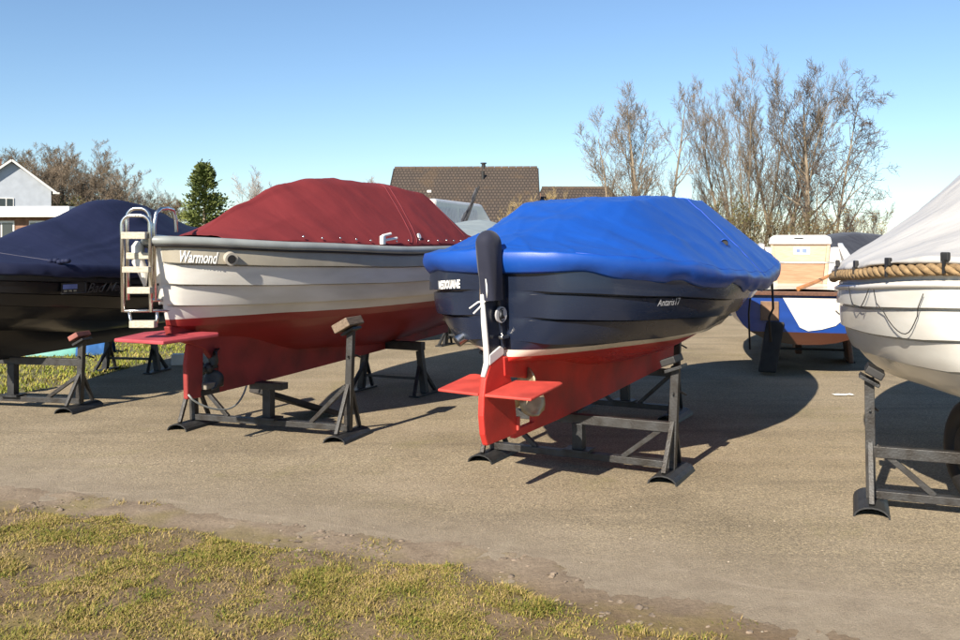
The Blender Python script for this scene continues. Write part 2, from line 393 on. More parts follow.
class Cover:
    """tarpaulin stretched from gunwale to gunwale over ridge heights C(q)"""
    def __init__(s, h, C, R, q0=0., q1=1., out=.05, lift=.04, hem=.12, ch=.84, amp=.012, fold=.02, sag=.06, seed=0, wav=.03, crown=.05, tuck=.0, crease=.012, sharp=3.2):
        s.crease, s.sharp = crease, sharp
        s.h, s.C, s.R, s.q0, s.q1, s.out, s.lift, s.hem, s.ch, s.amp, s.fold, s.sag, s.seed, s.wav, s.crown, s.tuck = h, keys(C), keys(R), q0, q1, out, lift, hem, ch, amp, fold, sag, seed, wav, crown, tuck
        s.bumps = []
    def pt(s, q, c):
        h = s.h; E = h.plan(q, s.out); sg = 1 if c >= 0 else -1; k = abs(c)
        zb = E.z + s.lift; C = max(s.C(q), zb)
        ar = q * h.L
        if k <= s.ch:
            w = k / s.ch; r = s.R(q)
            if w < r: g = 1 - s.crown * (w / r) ** 2
            else:
                v = (w - r) / (1 - r); g = (1 - s.crown) * (1 - v) - s.sag * v * (1 - v) * 1.6
            y = E.y * w; z = zb + (C - zb) * g
            n1 = nz(ar * 1.1 + s.seed, y * sg * 1.6, s.seed * 3.1); n2 = nz(ar * 3.2 + s.seed, y * sg * 2.2 + 9, s.seed)
            # tension folds that fan out from the lashings along the edge
            f = nz(ar * 5.0 + s.seed * 7, sg * 11 + w * 1.2, 4.0) * s.fold * w ** 2 * (1 - .3 * w)
            cr = 0.0
            for ka, kb, kc, am in ((1.5, 2.4, 0, .5), (2.6, -3.4, 5, .35), (4.4, 1.2, 9, .25)):
                e = nz(ar * ka + y * sg * kb * .5 + kc, y * sg * kb - ar * .4, s.seed + kc); cr += am * (1 - min(1, abs(e) * s.sharp)) ** 2
            z += s.amp * (n1 * 1.3 + n2 * .6) + f + s.crease * cr * min(1, (1 - w) * 6 + .3)
            y += (s.amp * n2 * .5 + f * .5) * min(1, E.y * 4) * min(1, w * 3)
            for bq, bc, br, bh in s.bumps:
                d2 = ((ar - bq) / br[0]) ** 2 + ((y * sg - bc) / br[1]) ** 2
                z += bh * exp(-d2)
            return Vector((E.x, y * sg, z))
        v = (k - s.ch) / (1 - s.ch)
        hd = s.hem * (1 + .55 * nz(ar * 1.7 + s.seed, sg * 5, 2)) + s.wav * nz(ar * 6 + s.seed, sg * 3, 8)
        f = nz(ar * 5.0 + s.seed * 7, sg * 11 + 1.2, 4.0) * s.fold * .7 + nz(ar * 11, sg * 3, s.seed) * s.fold * .8 * v
        o2 = h.plan(q, s.out + .012 * sin(pi * v) + f * v * .9 - s.tuck * v * v)
        return Vector((o2.x, o2.y * sg, zb + f * (1 - v) - v * hd))
    def mesh(s, n=150, nc=91):
        mb = MB(); st = [lerp(s.q0, s.q1, .5 - .5 * cos(pi * i / (n - 1))) for i in range(n)]
        mb.grid(lambda a, b: s.pt(st[round(a * (n - 1))], b * 2 - 1), n, nc)
        return mb
    def find(s, org, th, u, v):
        best = None
        for i in range(1, 200):
            for j in range(-80, 1):
                q, c = lerp(s.q0, s.q1, i / 200), j / 80 * s.ch; p = s.pt(q, c)
                X = org[0] + p.x * sin(th) - p.y * cos(th); Y = org[1] + p.x * cos(th) + p.y * sin(th)
                e = (480 + FPX * X / Y - u) ** 2 + (VH + (H0 - p.z) / Y * FPX - v) ** 2
                if best is None or e < best[0]: best = (e, q, c)
        return best[1], best[2]
    def line(s, q_of, c_of, n=40, up=.004):
        return [s.pt(q_of(i / (n - 1)), c_of(i / (n - 1))) + Vector((0, 0, up)) for i in range(n)]

def finish_cover(cv, m, parent, name='cover', label=None, **kw):
    o = cv.mesh(**kw).build(name, m, parent, smooth=180)
    sd = o.modifiers.new('thick', 'SOLIDIFY'); sd.thickness = .004; sd.offset = 0
    if label: o['label'] = label
    return o

def keel_mesh(h, x0, x1, zb, wid=.05, flare=.20, top=.14, heel_rake=0.0):
    """long keel / deadwood with a filleted top that runs into the hull"""
    mb = MB(); n, nr = 30, 9
    K = h.K
    def P(i, j, sg):
        a = i / (n - 1); v = j / (nr - 1); x = lerp(x0, x1, a)
        b = zb(x) if callable(zb) else zb
        zt = K(x / h.L) + top; b = min(b, zt - .01)
        z = lerp(b, zt, v); xx = x - heel_rake * (z - b) * (1 - a) ** 8
        w = wid * (1 - .5 * a ** 4) * (1 - .6 * (1 - a) ** 14) + flare * v ** 3.2 * min(1, (1 - (1 - a) ** 4) + .15) * min(1, h.beam(x / h.L) * 1.5)
        return Vector((xx, w * sg, z))
    for sg in (1, -1):
        mb.grid(lambda a, b: P(round(a * (n - 1)), round(b * (nr - 1)), sg), n, nr)
    for i in range(n - 1):   # sole
        mb.add([P(i, 0, 1), P(i + 1, 0, 1), P(i + 1, 0, -1), P(i, 0, -1)], [(0, 1, 2, 3)])
    for j in range(nr - 1):  # heel
        mb.add([P(0, j, 1), P(0, j + 1, 1), P(0, j + 1, -1), P(0, j, -1)], [(0, 1, 2, 3)])
    return mb

# ------------------------------------------------------------------ boat stands
def stand(label, c, th, hw, top_l, top_r, keel_z=None, pads=True, keel_full=True, lean=.06, foot_l=.5, group='steel stands under the boats', pad_m=None, pad_tilt=.5):
    t = thing('boat_stand', label, 'boat stand', (c[0], c[1], .004), pi / 2 - th, group)
    mb = MB(); mb.bar((0, -hw - .02, .09), (0, hw + .02, .09), .07, .05); mb.build('base_beam', M['steel_worn'], t)
    for sg, top in ((1, top_l), (-1, top_r)):
        if top is None: continue
        y = hw * sg
        f = MB(); n = 9; r = .105
        pr = [(cos(pi * i / (n - 1)) * r, sin(pi * i / (n - 1)) * r * .62) for i in range(n)]
        pi_ = [(a * .9, b * .86) for a, b in pr]
        poly = [(-foot_l / 2, y + a, b) for a, b in pr] + [(-foot_l / 2, y + a, b) for a, b in reversed(pi_)]
        m2 = len(pr)
        for i in range(m2 - 1):
            for P4 in ((pr[i], pr[i + 1]), (pi_[i + 1], pi_[i])):
                a, b = P4
                f.add([(-foot_l / 2, y + a[0], a[1]), (foot_l / 2, y + a[0], a[1]), (foot_l / 2, y + b[0], b[1]), (-foot_l / 2, y + b[0], b[1])], [(0, 1, 2, 3)])
            for e in (-1, 1):
                f.add([(e * foot_l / 2, y + pr[i][0], pr[i][1]), (e * foot_l / 2, y + pr[i + 1][0], pr[i + 1][1]), (e * foot_l / 2, y + pi_[i + 1][0], pi_[i + 1][1]), (e * foot_l / 2, y + pi_[i][0], pi_[i][1])], [(0, 1, 2, 3)])
        for a, b in ((pr[0], pi_[0]), (pr[-1], pi_[-1])):
            f.add([(-foot_l / 2, y + a[0], a[1]), (foot_l / 2, y + a[0], a[1]), (foot_l / 2, y + b[0], b[1]), (-foot_l / 2, y + b[0], b[1])], [(0, 1, 2, 3)])
        f.build('foot', M['steel'], t, smooth=40)
        yt = y + lean * sg * .5
        p = MB(); p.bar((0, y, .06), (0, yt, top - .02), .058, .058); p.build('post', M['steel_worn'], t)
        ym = lerp(y, yt, .45); zm = lerp(.06, top, .45)
        for e in (-1, 1):
            b = MB(); b.bar((e * foot_l * .42, y, .07), (e * .02, ym, zm), .032, .032); b.build('brace', M['steel_worn'], t)
        b = MB(); b.bar((0, y - sg * .36, .11), (0, lerp(y, ym, .9) - sg * .03, zm - .02), .035, .035); b.build('brace', M['steel_worn'], t)
        if pads:
            pm = MB(); R = Matrix.Rotation(pad_tilt * sg, 3, 'X')
            pm.box((0, yt - sg * .03, top + .02), (.28, .16, .075) if not pad_m else (.22, .11, .05), R, .008); pm.build('pad', pad_m or M['wood_pad'], t)
            pm = MB(); pm.box((0, yt - .0 * sg, top - .035), (.16, .13, .022), R, .003); pm.build('pad_plate', M['steel'], t)
            cl = MB(); zc = lerp(.06, top, .72); yc = lerp(y, yt, .72)
            cl.tube([(-.06, yc, zc), (-.02, yc, zc), (.07, yc - .02, zc - .0), (.13, yc - .05, zc - .03)], .008, 6); cl.build('pin', M['steel'], t)
    if keel_z:
        k = MB(); kz = keel_z - .045
        if keel_full: k.bar((0, -hw, kz), (0, hw, kz), .06, .07)
        else: k.bar((0, -.16, kz), (0, .16, kz), .12, .06)
        k.build('keel_beam', M['steel_worn'], t)
        k = MB(); k.bar((0, 0, .115), (0, 0, kz - .03), .08, .08); k.box((0, 0, .125), (.16, .2, .02)); k.build('keel_post', M['steel'], t)
    return t

def trestle(label, c, th, w, h, group='steel stands under the boats'):
    t = thing('boat_trestle', label, 'trestle', (c[0], c[1], .004), pi / 2 - th, group)
    b = MB(); b.bar((0, -w / 2 - .04, h - .04), (0, w / 2 + .04, h - .04), .1, .09); b.build('top_beam', M['steel'], t)
    for sg in (1, -1):
        l = MB(); l.bar((0, sg * (w / 2 + .06), .02), (0, sg * w / 2, h - .09), .07, .07); l.build('leg', M['steel'], t)
        for e in (1, -1):
            l = MB(); l.bar((e * .24, sg * (w / 2 + .06), .02), (e * .02, sg * w / 2, h * .55), .035, .035); l.build('brace', M['steel'], t)
        f = MB(); f.box((0, sg * (w / 2 + .06), .012), (.5, .12, .02), None, .004); f.build('foot', M['steel'], t)
    b = MB(); b.bar((0, -w / 2, h * .3), (0, w / 2, h * .3), .03, .03); b.build('cross_bar', M['steel'], t)
    return t

def frame(name, label, cat, org, th, group=None):
    return thing(name, label, cat, (org[0], org[1], 0), pi / 2 - th, group)
def to_local(org, th, p):
    dx, dy = p[0] - org[0], p[1] - org[1]
    return Vector((dx * sin(th) + dy * cos(th), -dx * cos(th) + dy * sin(th), p[2]))

GB = 'covered boats stored on stands'
# ================================================================== RED COVER BOAT
def red_boat():
    org, th = (-2.43, 7.12), radians(22.5)
    t = frame('motor_sloop', 'white and grey clinker boat with dark red canvas cover and ladder at its stern', 'boat', org, th, GB)
    h = Hull(6.9, 1.12, .46, (1.9, 1.45), (2.3, 1.35),
             [(0, 1.685), (.12, 1.64), (.3, 1.60), (.5, 1.61), (.75, 1.72), (1, 1.88)],
             [(0, .97), (.1, .86), (.25, .64), (.5, .54), (.75, .62), (.88, .95), (1, 1.80)],
             [(0, 1.7), (.3, 1.8), (.6, 1.8), (.85, 1.5), (1, 1.2)], [(0, 1.15), (.3, 1.2), (.6, 1.2), (.85, 1.1), (1, 1.0)],
             rake=.20, zr=1.05, clink=(0, .25, .50, .75, 1.0), step=.034, zw=1.03)
    hm = hull_mat('red_boat_hull', [(0, (.27, .027, .025)), (1.075, (.65, .64, .605)), (1.60, (.65, .64, .605))], .32, .2)
    h.mesh().build('hull', hm, t, smooth=35)
    # grey sheer plank, a slightly proud band along the top strake
    sp = MB()
    for sg in (1, -1):
        def fn(a, b, sg=sg):
            q = clamp(.5 - .5 * cos(pi * a), .002, .998); zl = h.zlow(q); z = lerp(zl, h.S(q), lerp(.752, .99, b)); p, n = h.side(q, z, sg)
            return p + n * .004
        sp.grid(fn, 80, 4)
    sp.build('sheer_plank', mat('sheer_plank_grey', (.33, .30, .24), .5, 0, .1, 3), t, smooth=60)
    g = MB(); lp = h.loop(.022, .0); g.tube(lp, .036, 10, closed=True); g.build('gunwale', M['grey_rail'], t, smooth=180)
    g = MB(); lp = h.loop(.024, -.036); g.tube(lp, .014, 8, closed=True); g.build('rubbing_strip', M['black_rubber'], t, smooth=180)
    h.deck(.02, .0, camber=.16).build('deck', M['grey_deck'], t, smooth=180)
    # inner toe rail on the fore deck
    g = MB(); g.tube(h.loop(-.13, .075, .62, 1.0), .014, 6); g.build('toe_rail', M['grey_rail'], t, smooth=180)
    keel_mesh(h, .60, 5.2, lambda x: .41 + .022 * x, .06, .30, .34).build('keel', M['dark_red'], t, smooth=50)
    st = MB()   # stern deadwood: a knife-like post under the counter
    st.prism([(.0, -.03, 1.02), (.03, -.03, .93), (.42, -.03, .80), (.70, -.03, .55), (.85, -.03, .6), (.85, -.03, 1.0)], (0, .06, 0)); st.build('sternpost', M['dark_red'], t, bevel=.012)
    # rudder under the counter, its plate and stock
    r = MB(); r.prism([(.22, -.022, .42), (.40, -.022, .41), (.42, -.022, .86), (.24, -.022, .86), (.21, -.022, .7)], (0, .044, 0)); r.build('rudder', M['dark_red'], t, bevel=.012)
    f = MB(); zf = .93
    f.prism([(-.24, .29, zf - .02), (-.26, -.20, zf - .02), (.24, -.31, zf), (.30, -.26, zf), (.30, .24, zf), (.1, .31, zf)], (0, 0, .028)); f.build('rudder_plate', M['pink_red'], t, bevel=.008)
    p = MB(); p.tube([(.34, 0, .84), (.34, 0, .99)], .03, 10); p.build('rudder_stock', M['steel'], t, smooth=40)
    p = MB(); p.tube([(.44, 0, .63), (.78, 0, .66)], .022, 10); p.build('propeller_shaft', M['steel'], t, smooth=40)
    pr = MB()
    for k in range(3):
        an = 2 * pi * k / 3 + .5; R = Matrix.Rotation(an, 3, 'X')
        pr.grid(lambda a, b: Vector((.50, 0, .635)) + R @ Vector(((b - .5) * .07 * (.5 + a), (b - .5) * .15 * sin(pi * clamp(a * .8 + .12)), .03 + a * .15)), 6, 5)
    pr.sphere((.50, 0, .635), .035, 10, 8); po = pr.build('propeller', M['steel'], t, smooth=60)
    sd = po.modifiers.new('t', 'SOLIDIFY'); sd.thickness = .012
    hb = MB(); hb.bar((.38, 0, .445), (.70, 0, .445), .05, .05); hb.build('heel_bar', M['steel'], t)
    bl = MB(); bl.box((.50, -.02, .50), (.22, .1, .05), None, .006); bl.build('heel_block', M['grey_wood'], t)
    rp = MB(); rp.tube([(lerp(.22, .98, a), -.03 - .09 * sin(pi * a), .46 - .17 * sin(pi * a) ** .7) for a in [i / 24 for i in range(25)]], .008, 6); rp.build('rope', M['grey_rail'], t, smooth=180)
    # canvas
    cv = Cover(h, [(.05, 1.72), (.13, 2.0), (.215, 2.21), (.29, 2.30), (.34, 2.32), (.45, 2.32), (.515, 2.28), (.54, 2.20), (.57, 1.98), (.60, 1.74)],
               [(0, .04), (.15, .06), (.32, .25), (.45, .40), (.53, .48), (.60, .5)], q0=.05, q1=.60, out=-.10, lift=.05, hem=.02, ch=.96, amp=.008, fold=.022, sag=-.05, seed=3.3, wav=.0, crown=.10)
    finish_cover(cv, M['red_cover'], t, 'canvas_cover', n=130, nc=81)
    sm = MB()
    for dq in (0, .012):
        sm.tube(cv.line(lambda a: lerp(.335, .43, a ** .8) + dq, lambda a: lerp(-.955, -.2, a), 40), .006, 5)
    sm.tube(cv.line(lambda a: .525, lambda a: lerp(-.9, .9, a), 40, .003), .006, 4)
    sm.build('seam', mat('seam_red', (.15, .02, .028), .9), t, smooth=180)
    for i in range(18):
        p = cv.pt(lerp(.14, .59, i / 17), -.955); fb = MB(); fb.sphere(p + Vector((0, -.008, .03)), .011, 6, 5); fb.build('snap_fastener', M['chrome'], t, smooth=180)
    bd = MB(); p = cv.pt(.365, -.90); bd.disc(p + Vector((0, -.01, .02)), (0, -1, .35), .028, .012, 16); bd.build('cover_badge', M['paper'], t)
    # name, and the round exhaust fitting next to it
    wrap_text(h, 'Warmond', h.q_px(org, th, 1.545, -1, 177), 1.53, .12, -1, 1, .45, .010, .002, -.05, .57).build('name_lettering', M['lettering'], t)
    pos, n = h.side(h.q_px(org, th, 1.555, -1, 229), 1.555, -1)
    v = MB(); v.tube([pos, pos + n * .05], .052, 20); v.build('exhaust_flange', mat('flange', (.40, .37, .32), .5), t, smooth=40)
    v = MB(); v.tube([pos + n * .05, pos + n * .056], .034, 16); v.build('exhaust_grille', M['black_rubber'], t)
    # bow and side cleats
    cl = MB(); p = h.plan(.265, -.07) ; p = Vector((p.x, -p.y, p.z + .06))
    cl.box(p + Vector((0, 0, .03)), (.05, .04, .08), None, .008); cl.tube([p + Vector((0, 0, .07)), p + Vector((.12, -.02, .09))], .013, 8); cl.tube([p + Vector((.06, 0, .03)), p + Vector((.24, -.02, .05))], .012, 8); cl.build('cleat', M['white_paint'], t, smooth=40)
    # ladder
    P = lambda u, v, Y: to_local(org, th, at(u, v, Y))
    lad = MB()
    def hoop(u0, u1, vt, vb0, vb1, Y, r=.0135, Yb=None):
        k = 9.0; Yb = Yb or Y
        pts = [P(u0 + (1.0 if vb0 > 280 else 0), vb0, Yb), P(u0, vt + 14, Y)]
        for i in range(7): an = pi / 2 * i / 6; pts.append(P(u0 + k * (1 - cos(an)), vt + k * (1 - sin(an)), Y))
        for i in range(7): an = pi / 2 * i / 6; pts.append(P(u1 - k * (1 - sin(an)), vt + k * (1 - cos(an)), Y))
        pts += [P(u1, vt + 14, Y), P(u1 + (1.0 if vb1 > 280 else 0), vb1, Yb)]
        return pts
    YL = 6.95
    ladder = None
    rl = MB(); rl.tube(hoop(122, 150, 215.5, 312, 312, YL), .0145, 10); ladder = rl.build('boarding_ladder', M['chrome'], t, smooth=180)
    rl = MB(); rl.tube(hoop(127, 149.5, 208.5, 300, 300, YL + .22), .0145, 10); rl.build('rear_rail', M['chrome'], ladder, smooth=180)
    rl = MB(); rl.tube([P(155, 300, 6.98), P(154, 225, 6.98), P(156, 213, 6.99), P(161, 209, 7.02), P(168, 208.5, 7.3), P(173, 210, 7.42), P(175.5, 218, 7.45), P(176.5, 232, 7.45)], .015, 10); rl.build('grab_hoop', M['chrome'], ladder, smooth=180)
    rl = MB(); rl.tube([P(129, 312, YL), P(131, 322, YL), P(134, 327, YL)], .012, 8); rl.tube([P(157, 312, YL), P(157, 321, YL), P(153, 327, YL)], .012, 8)
    rl.tube([P(124, 311, YL), P(176, 310.5, YL + .2)], .011, 8); rl.build('folding_frame', M['chrome'], ladder, smooth=180)
    for (u0, u1, va, vb, Y) in ((123, 147, 232, 239, YL - .02), (128, 151, 252.5, 259, YL + .16), (124, 150.5, 266.5, 272.5, YL - .02), (129, 152, 287, 293.5, YL - .02), (131, 156, 320.5, 327.5, YL - .02)):
        a, b = P(u0, (va + vb) / 2, Y), P(u1, (va + vb) / 2, Y)
        tr = MB(); tr.bar(a, b, .085, (vb - va) / FPX * Y, .006); tr.build('tread', M['tread'], ladder)
    br = MB(); br.tube([P(123, 236, YL), P(152, 236, YL + .1), P(176, 238, 7.3)], .013, 8); br.build('bracket', M['chrome'], ladder, smooth=180); br = MB(); br.tube([P(152, 300, YL), P(172, 300, 7.25)], .013, 8); br.build('bracket', M['chrome'], ladder, smooth=180)
    fd = MB(); fd.tube([P(138, 241, 7.12), P(138, 246, 7.12), P(138.5, 262, 7.12), P(143, 272, 7.12), P(145, 286, 7.12)], [.02, .05, .05, .04, .012], 10); fd.build('fender', M['white_gel'], t, smooth=60)
    return t, h

# ================================================================== BLUE COVER BOAT
def blue_boat():
    org, th = (.15, 5.98), radians(28.5)
    t = frame('covered_sloop', 'navy clinker boat with bright red bottom under a blue tarpaulin', 'boat', org, th, GB)
    h = Hull(5.45, 1.10, .40, (2.5, 2.6), (2.6, 1.6),
             [(0, 1.56), (.1, 1.50), (.3, 1.39), (.5, 1.35), (.75, 1.45), (1, 1.62)],
             [(0, .88), (.1, .84), (.25, .72), (.45, .70), (.62, .78), (.76, .98), (.88, 1.22), (1, 1.56)],
             [(0, 2.7), (.2, 2.4), (.38, 1.7), (.55, 1.15), (.75, .9), (1, .8)], [(0, 1.4), (.2, 1.5), (.4, 1.35), (.6, 1.1), (.85, 1.0), (1, .95)],
             rake=.12, zr=1.0, clink=(0, .30, .62, 1.0), step=.030, zw=1.03)
    hm = hull_mat('blue_boat_hull', [(0, (.50, .028, .019)), (.925, (.66, .62, .54)), (.975, (.010, .016, .036))], .24, .25, slope=.042)
    h.mesh().build('hull', hm, t, smooth=35)
    g = MB(); g.tube(h.loop(.0, .0), .026, 8, closed=True); g.build('gunwale', M['black_rubber'], t, smooth=180)
    keel_mesh(h, .44, 3.9, lambda x: .36 + .034 * x, .05, .26, .24).build('keel', M['red_anti'], t, smooth=50)
    # sternpost carries navy above and red below the waterline
    sp = MB(); sp.prism([(-.15, -.032, 1.46), (-.045, -.032, .98), (.4, -.032, .98), (.4, -.032, 1.46)], (0, .064, 0)); sp.build('sternpost', mat('navy_post', (.012, .016, .03), .3, coat=.3), t, bevel=.01)
    sp = MB(); sp.prism([(-.042, -.03, .93), (-.03, -.03, .80), (.34, -.03, .74), (.47, -.03, .72), (.7, -.03, .8), (.7, -.03, .93)], (0, .06, 0)); sp.build('deadwood', M['red_anti'], t, bevel=.01)
    # rudder: blade, white edge strip, fins; turned a few degrees
    R0 = bpy.data.objects.new('rudder', None); COL.objects.link(R0); R0.parent = t; R0.location = (-.03, 0, 0); R0.rotation_euler = (0, 0, radians(-5))
    bl = MB(); w = .022
    prof = [(-.02, .97), (-.16, .90), (-.215, .80), (-.235, .70), (-.242, .58), (-.225, .46), (-.19, .385), (.17, .40), (.17, .47), (.15, .60), (.12, .73), (.06, .84), (.02, .90)]
    bl.prism([(x, -w, z) for x, z in prof], (0, 2 * w, 0)); bl.build('rudder_blade', M['red_anti'], R0, bevel=.01)
    up = MB(); up.prism([(-.215, -.014, 1.40), (-.06, -.014, 1.40), (-.03, -.014, .975), (-.02, -.014, .955), (-.165, -.014, .93)], (0, .028, 0)); up.build('rudder_cheek', MATS['navy_post'], R0, bevel=.008)
    bs = MB(); bs.prism([(-.168, -.0235, .955), (-.04, -.0235, 1.0), (-.0, -.0235, .985), (.0, -.0235, .945), (-.168, -.0235, .89)], (0, .047, 0)); bs.build('rudder_stripe', M['white_paint'], R0, bevel=.004)
    ed = MB(); ed.tube([(-.222, 0, 1.34), (-.20, 0, 1.16), (-.175, 0, 1.0), (-.168, 0, .905), (-.212, 0, .82)], [.012, .019, .019, .021, .016], 8); ed.build('rudder_edge_strip', M['white_paint'], R0, smooth=180)
    for sg in (1, -1):
        f = MB(); z0, z1 = .70, .72
        f.prism([(-.235, sg * .024, z0 - .0), (-.215, sg * .35, z0), (.17, sg * .36, z1 + .03), (.20, sg * .33, z1 + .03), (.13, sg * .03, z1 + .025)], (0, 0, .018)); f.build('rudder_fin', M['red_fin'], R0, bevel=.006)
    # lower gudgeon, heel strap and propeller
    hs = MB(); hs.bar((.14, 0, .395), (.62, 0, .40), .04, .055); hs.build('heel_strap', M['red_anti'], t)
    an = MB(); an.box((.14, -.03, .47), (.03, .04, .09), None, .006); an.build('anode', M['red_fin'], t)
    sh = MB(); sh.tube([(.26, 0, .645), (.62, 0, .66)], .024, 10); sh.build('propeller_shaft', M['bronze'], t, smooth=40)
    pr = MB()
    for k in range(3):
        an_ = 2 * pi * k / 3 + 2.3; R = Matrix.Rotation(an_, 3, 'X')
        pr.grid(lambda a, b: Vector((.30, 0, .645)) + R @ Vector(((b - .5) * .08 * (1 - .3 * a), (b - .5) * .17 * sin(pi * clamp(a * .85 + .12)) ** .7, .03 + a * .15)), 7, 6)
    pr.sphere((.30, 0, .645), .04, 12, 8, (1.4, 1, 1)); po = pr.build('propeller', M['bronze'], t, smooth=60)
    sd = po.modifiers.new('t', 'SOLIDIFY'); sd.thickness = .012
    # rudder head with its own cloth bag
    hb = MB()
    def bag(a, b):
        z = lerp(1.30, 1.745, 1 - (1 - b) ** 1.6); an = 2 * pi * a; k = sqrt(max(0.0, 1 - clamp((z - 1.655) / .09) ** 2)) if z > 1.655 else 1.0
        wx = lerp(.088, .10, sstep(0, .35, b)) * k; wy = lerp(.058, .066, sstep(0, .35, b)) * k; k = 1
        d = .012 * nz(cos(an) * 2.5, sin(an) * 2.5, z * 4) * min(1, (1.745 - z) * 14)
        sq = lambda c: math.copysign(abs(c) ** .75, c)
        return (-.16 - (z - 1.33) * .10 + (wx + d) * sq(cos(an)), .0 + (wy + d) * sq(sin(an)), z)
    hb.grid(bag, 25, 22); hb.build('rudder_head_cover', M['navy_cloth'], t, smooth=180)
    ln = MB(); ln.tube([(-.245, 0, 1.30), (-.25, .05, 1.29), (-.27, .10, 1.25)], .006, 5); ln.tube([(-.245, 0, 1.30), (-.26, .03, 1.26), (-.29, .06, 1.22)], .006, 5)
    ln.tube([(-.25, .012, 1.42), (-.235, .02, 1.30)], .011, 6); ln.tube([(-.255, -.012, 1.44), (-.235, -.012, 1.30)], .011, 6); ln.build('lashing', M['white_paint'], t, smooth=180)
    wd = MB(); wd.box((-.225, .03, 1.36), (.03, .03, .16), None, .006); wd.build('rudder_head', M['wood_pad'], t)
    # tarpaulin
    cv = Cover(h, [(0, 1.62), (.05, 1.70), (.12, 1.84), (.2, 1.98), (.36, 2.05), (.57, 2.08), (.67, 2.08), (.75, 2.0), (.88, 1.85), (1, 1.71)],
               [(0, .1), (.12, .25), (.25, .40), (.55, .42), (.7, .32), (1, .1)], out=.055, lift=.045, hem=.125, ch=.82, amp=.010, fold=.024, sag=-.015, seed=1.7, wav=.02, crown=.035, crease=.024, sharp=5.5, tuck=.05)
    finish_cover(cv, M['blue_cover'], t, 'tarpaulin', n=170, nc=111)
    sm = MB(); sm.tube(cv.line(lambda a: lerp(.02, .98, a), lambda a: -.80, 80, .001), .004, 4); sm.build('tarpaulin_seam', mat('seam_blue_hem', (.008, .06, .36), .5), t, smooth=180); sm = MB(); sm.tube(cv.line(lambda a: .47, lambda a: lerp(-.82, .82, a), 60, .001), .005, 4); sm.build('tarpaulin_seam', mat('seam_blue', (.008, .06, .42), .5), t, smooth=180)
    qa, ca = cv.find(org, th, 706, 231); qb, cb_ = cv.find(org, th, 724, 245); pa, pb = cv.pt(qa, ca), cv.pt(qb, cb_)
    ax = (pb - pa).normalized(); up = Vector((0, -.45, .9)); sd_ = ax.cross(up).normalized(); up = sd_.cross(ax)
    v = MB(); v.grid(lambda a, b: pa + ax * (pb - pa).length * a + (sd_ * cos(pi * b) + up * sin(pi * b) * 1.1) * (.008 + .03 * a), 10, 10)
    v0 = v.build('cover_vent', M['blue_cover'], t, smooth=180); sd = v0.modifiers.new('t', 'SOLIDIFY'); sd.thickness = .004
    v = MB(); v.grid(lambda a, b: pb - ax * .015 + (sd_ * cos(pi * b) + up * sin(pi * b) * 1.1) * .032 * a, 4, 10); v.build('vent_opening', M['black_rubber'], v0)
    # lettering and the round emblem
    wrap_text(h, 'WESTDOUANE', h.q_px(org, th, 1.37, 1, 440), 1.355, .075, 1, -1, .1, .008, .0025, .06, .50).build('name_lettering', M['lettering'], t)
    wrap_text(h, 'Antaris17', h.q_px(org, th, 1.27, -1, 656), 1.255, .06, -1, 1, .2, .012, .0005).build('model_lettering', M['lettering_grey'], t)
    em = MB(); em.disc((-.10, -.036, 1.205), (-.25, -1, 0), .052, .012, 28); e0 = em.build('round_emblem', M['lettering_grey'], t)
    e0.scale = (1, 1, 1)
    em = MB()
    c0 = Vector((-.10, -.045, 1.205))
    for pts in ([(0, .03), (0, -.028)], [(0, .0), (-.024, -.024)], [(0, 0), (.024, -.024)]):
        em.tube([c0 + Vector((x, 0, z)) for x, z in pts], .006, 6)
    ring = [c0 + Vector((cos(a) * .04, 0, sin(a) * .04)) for a in [2 * pi * k / 24 for k in range(24)]]
    em.tube(ring, .0035, 5, closed=True); em.build('emblem_mark', M['black_rubber'], e0)
    gd = MB(); gd.box((-.07, -.04, 1.06), (.10, .03, .022), None, .006); gd.build('gudgeon', M['chrome'], t)
    ex, n = h.side(h.q_px(org, th, 1.04, 1, 463), 1.04, 1)
    e = MB(); e.tube([ex - n * .02, ex + n * .05], .042, 18); e.build('exhaust_outlet', M['chrome'], t, smooth=40)
    e = MB(); e.tube([ex + n * .05, ex + n * .053], .032, 16); e.build('exhaust_bore', M['black_rubber'], t)
    # straps that tie the tarpaulin under the hull
    for q, dz in ((.62, -.55), (.93, -1.0)):
        a = cv.pt(q, -1.0); s = MB()
        s.tube([a + Vector((0, 0, .03)), a + Vector((.0, -.01, -.25)), a + Vector((-.03, .02, dz * .6)), a + Vector((-.06, .0, dz))], .011, 6); s.build('tie_strap', M['black_rubber'], t, smooth=180)
    return t, h

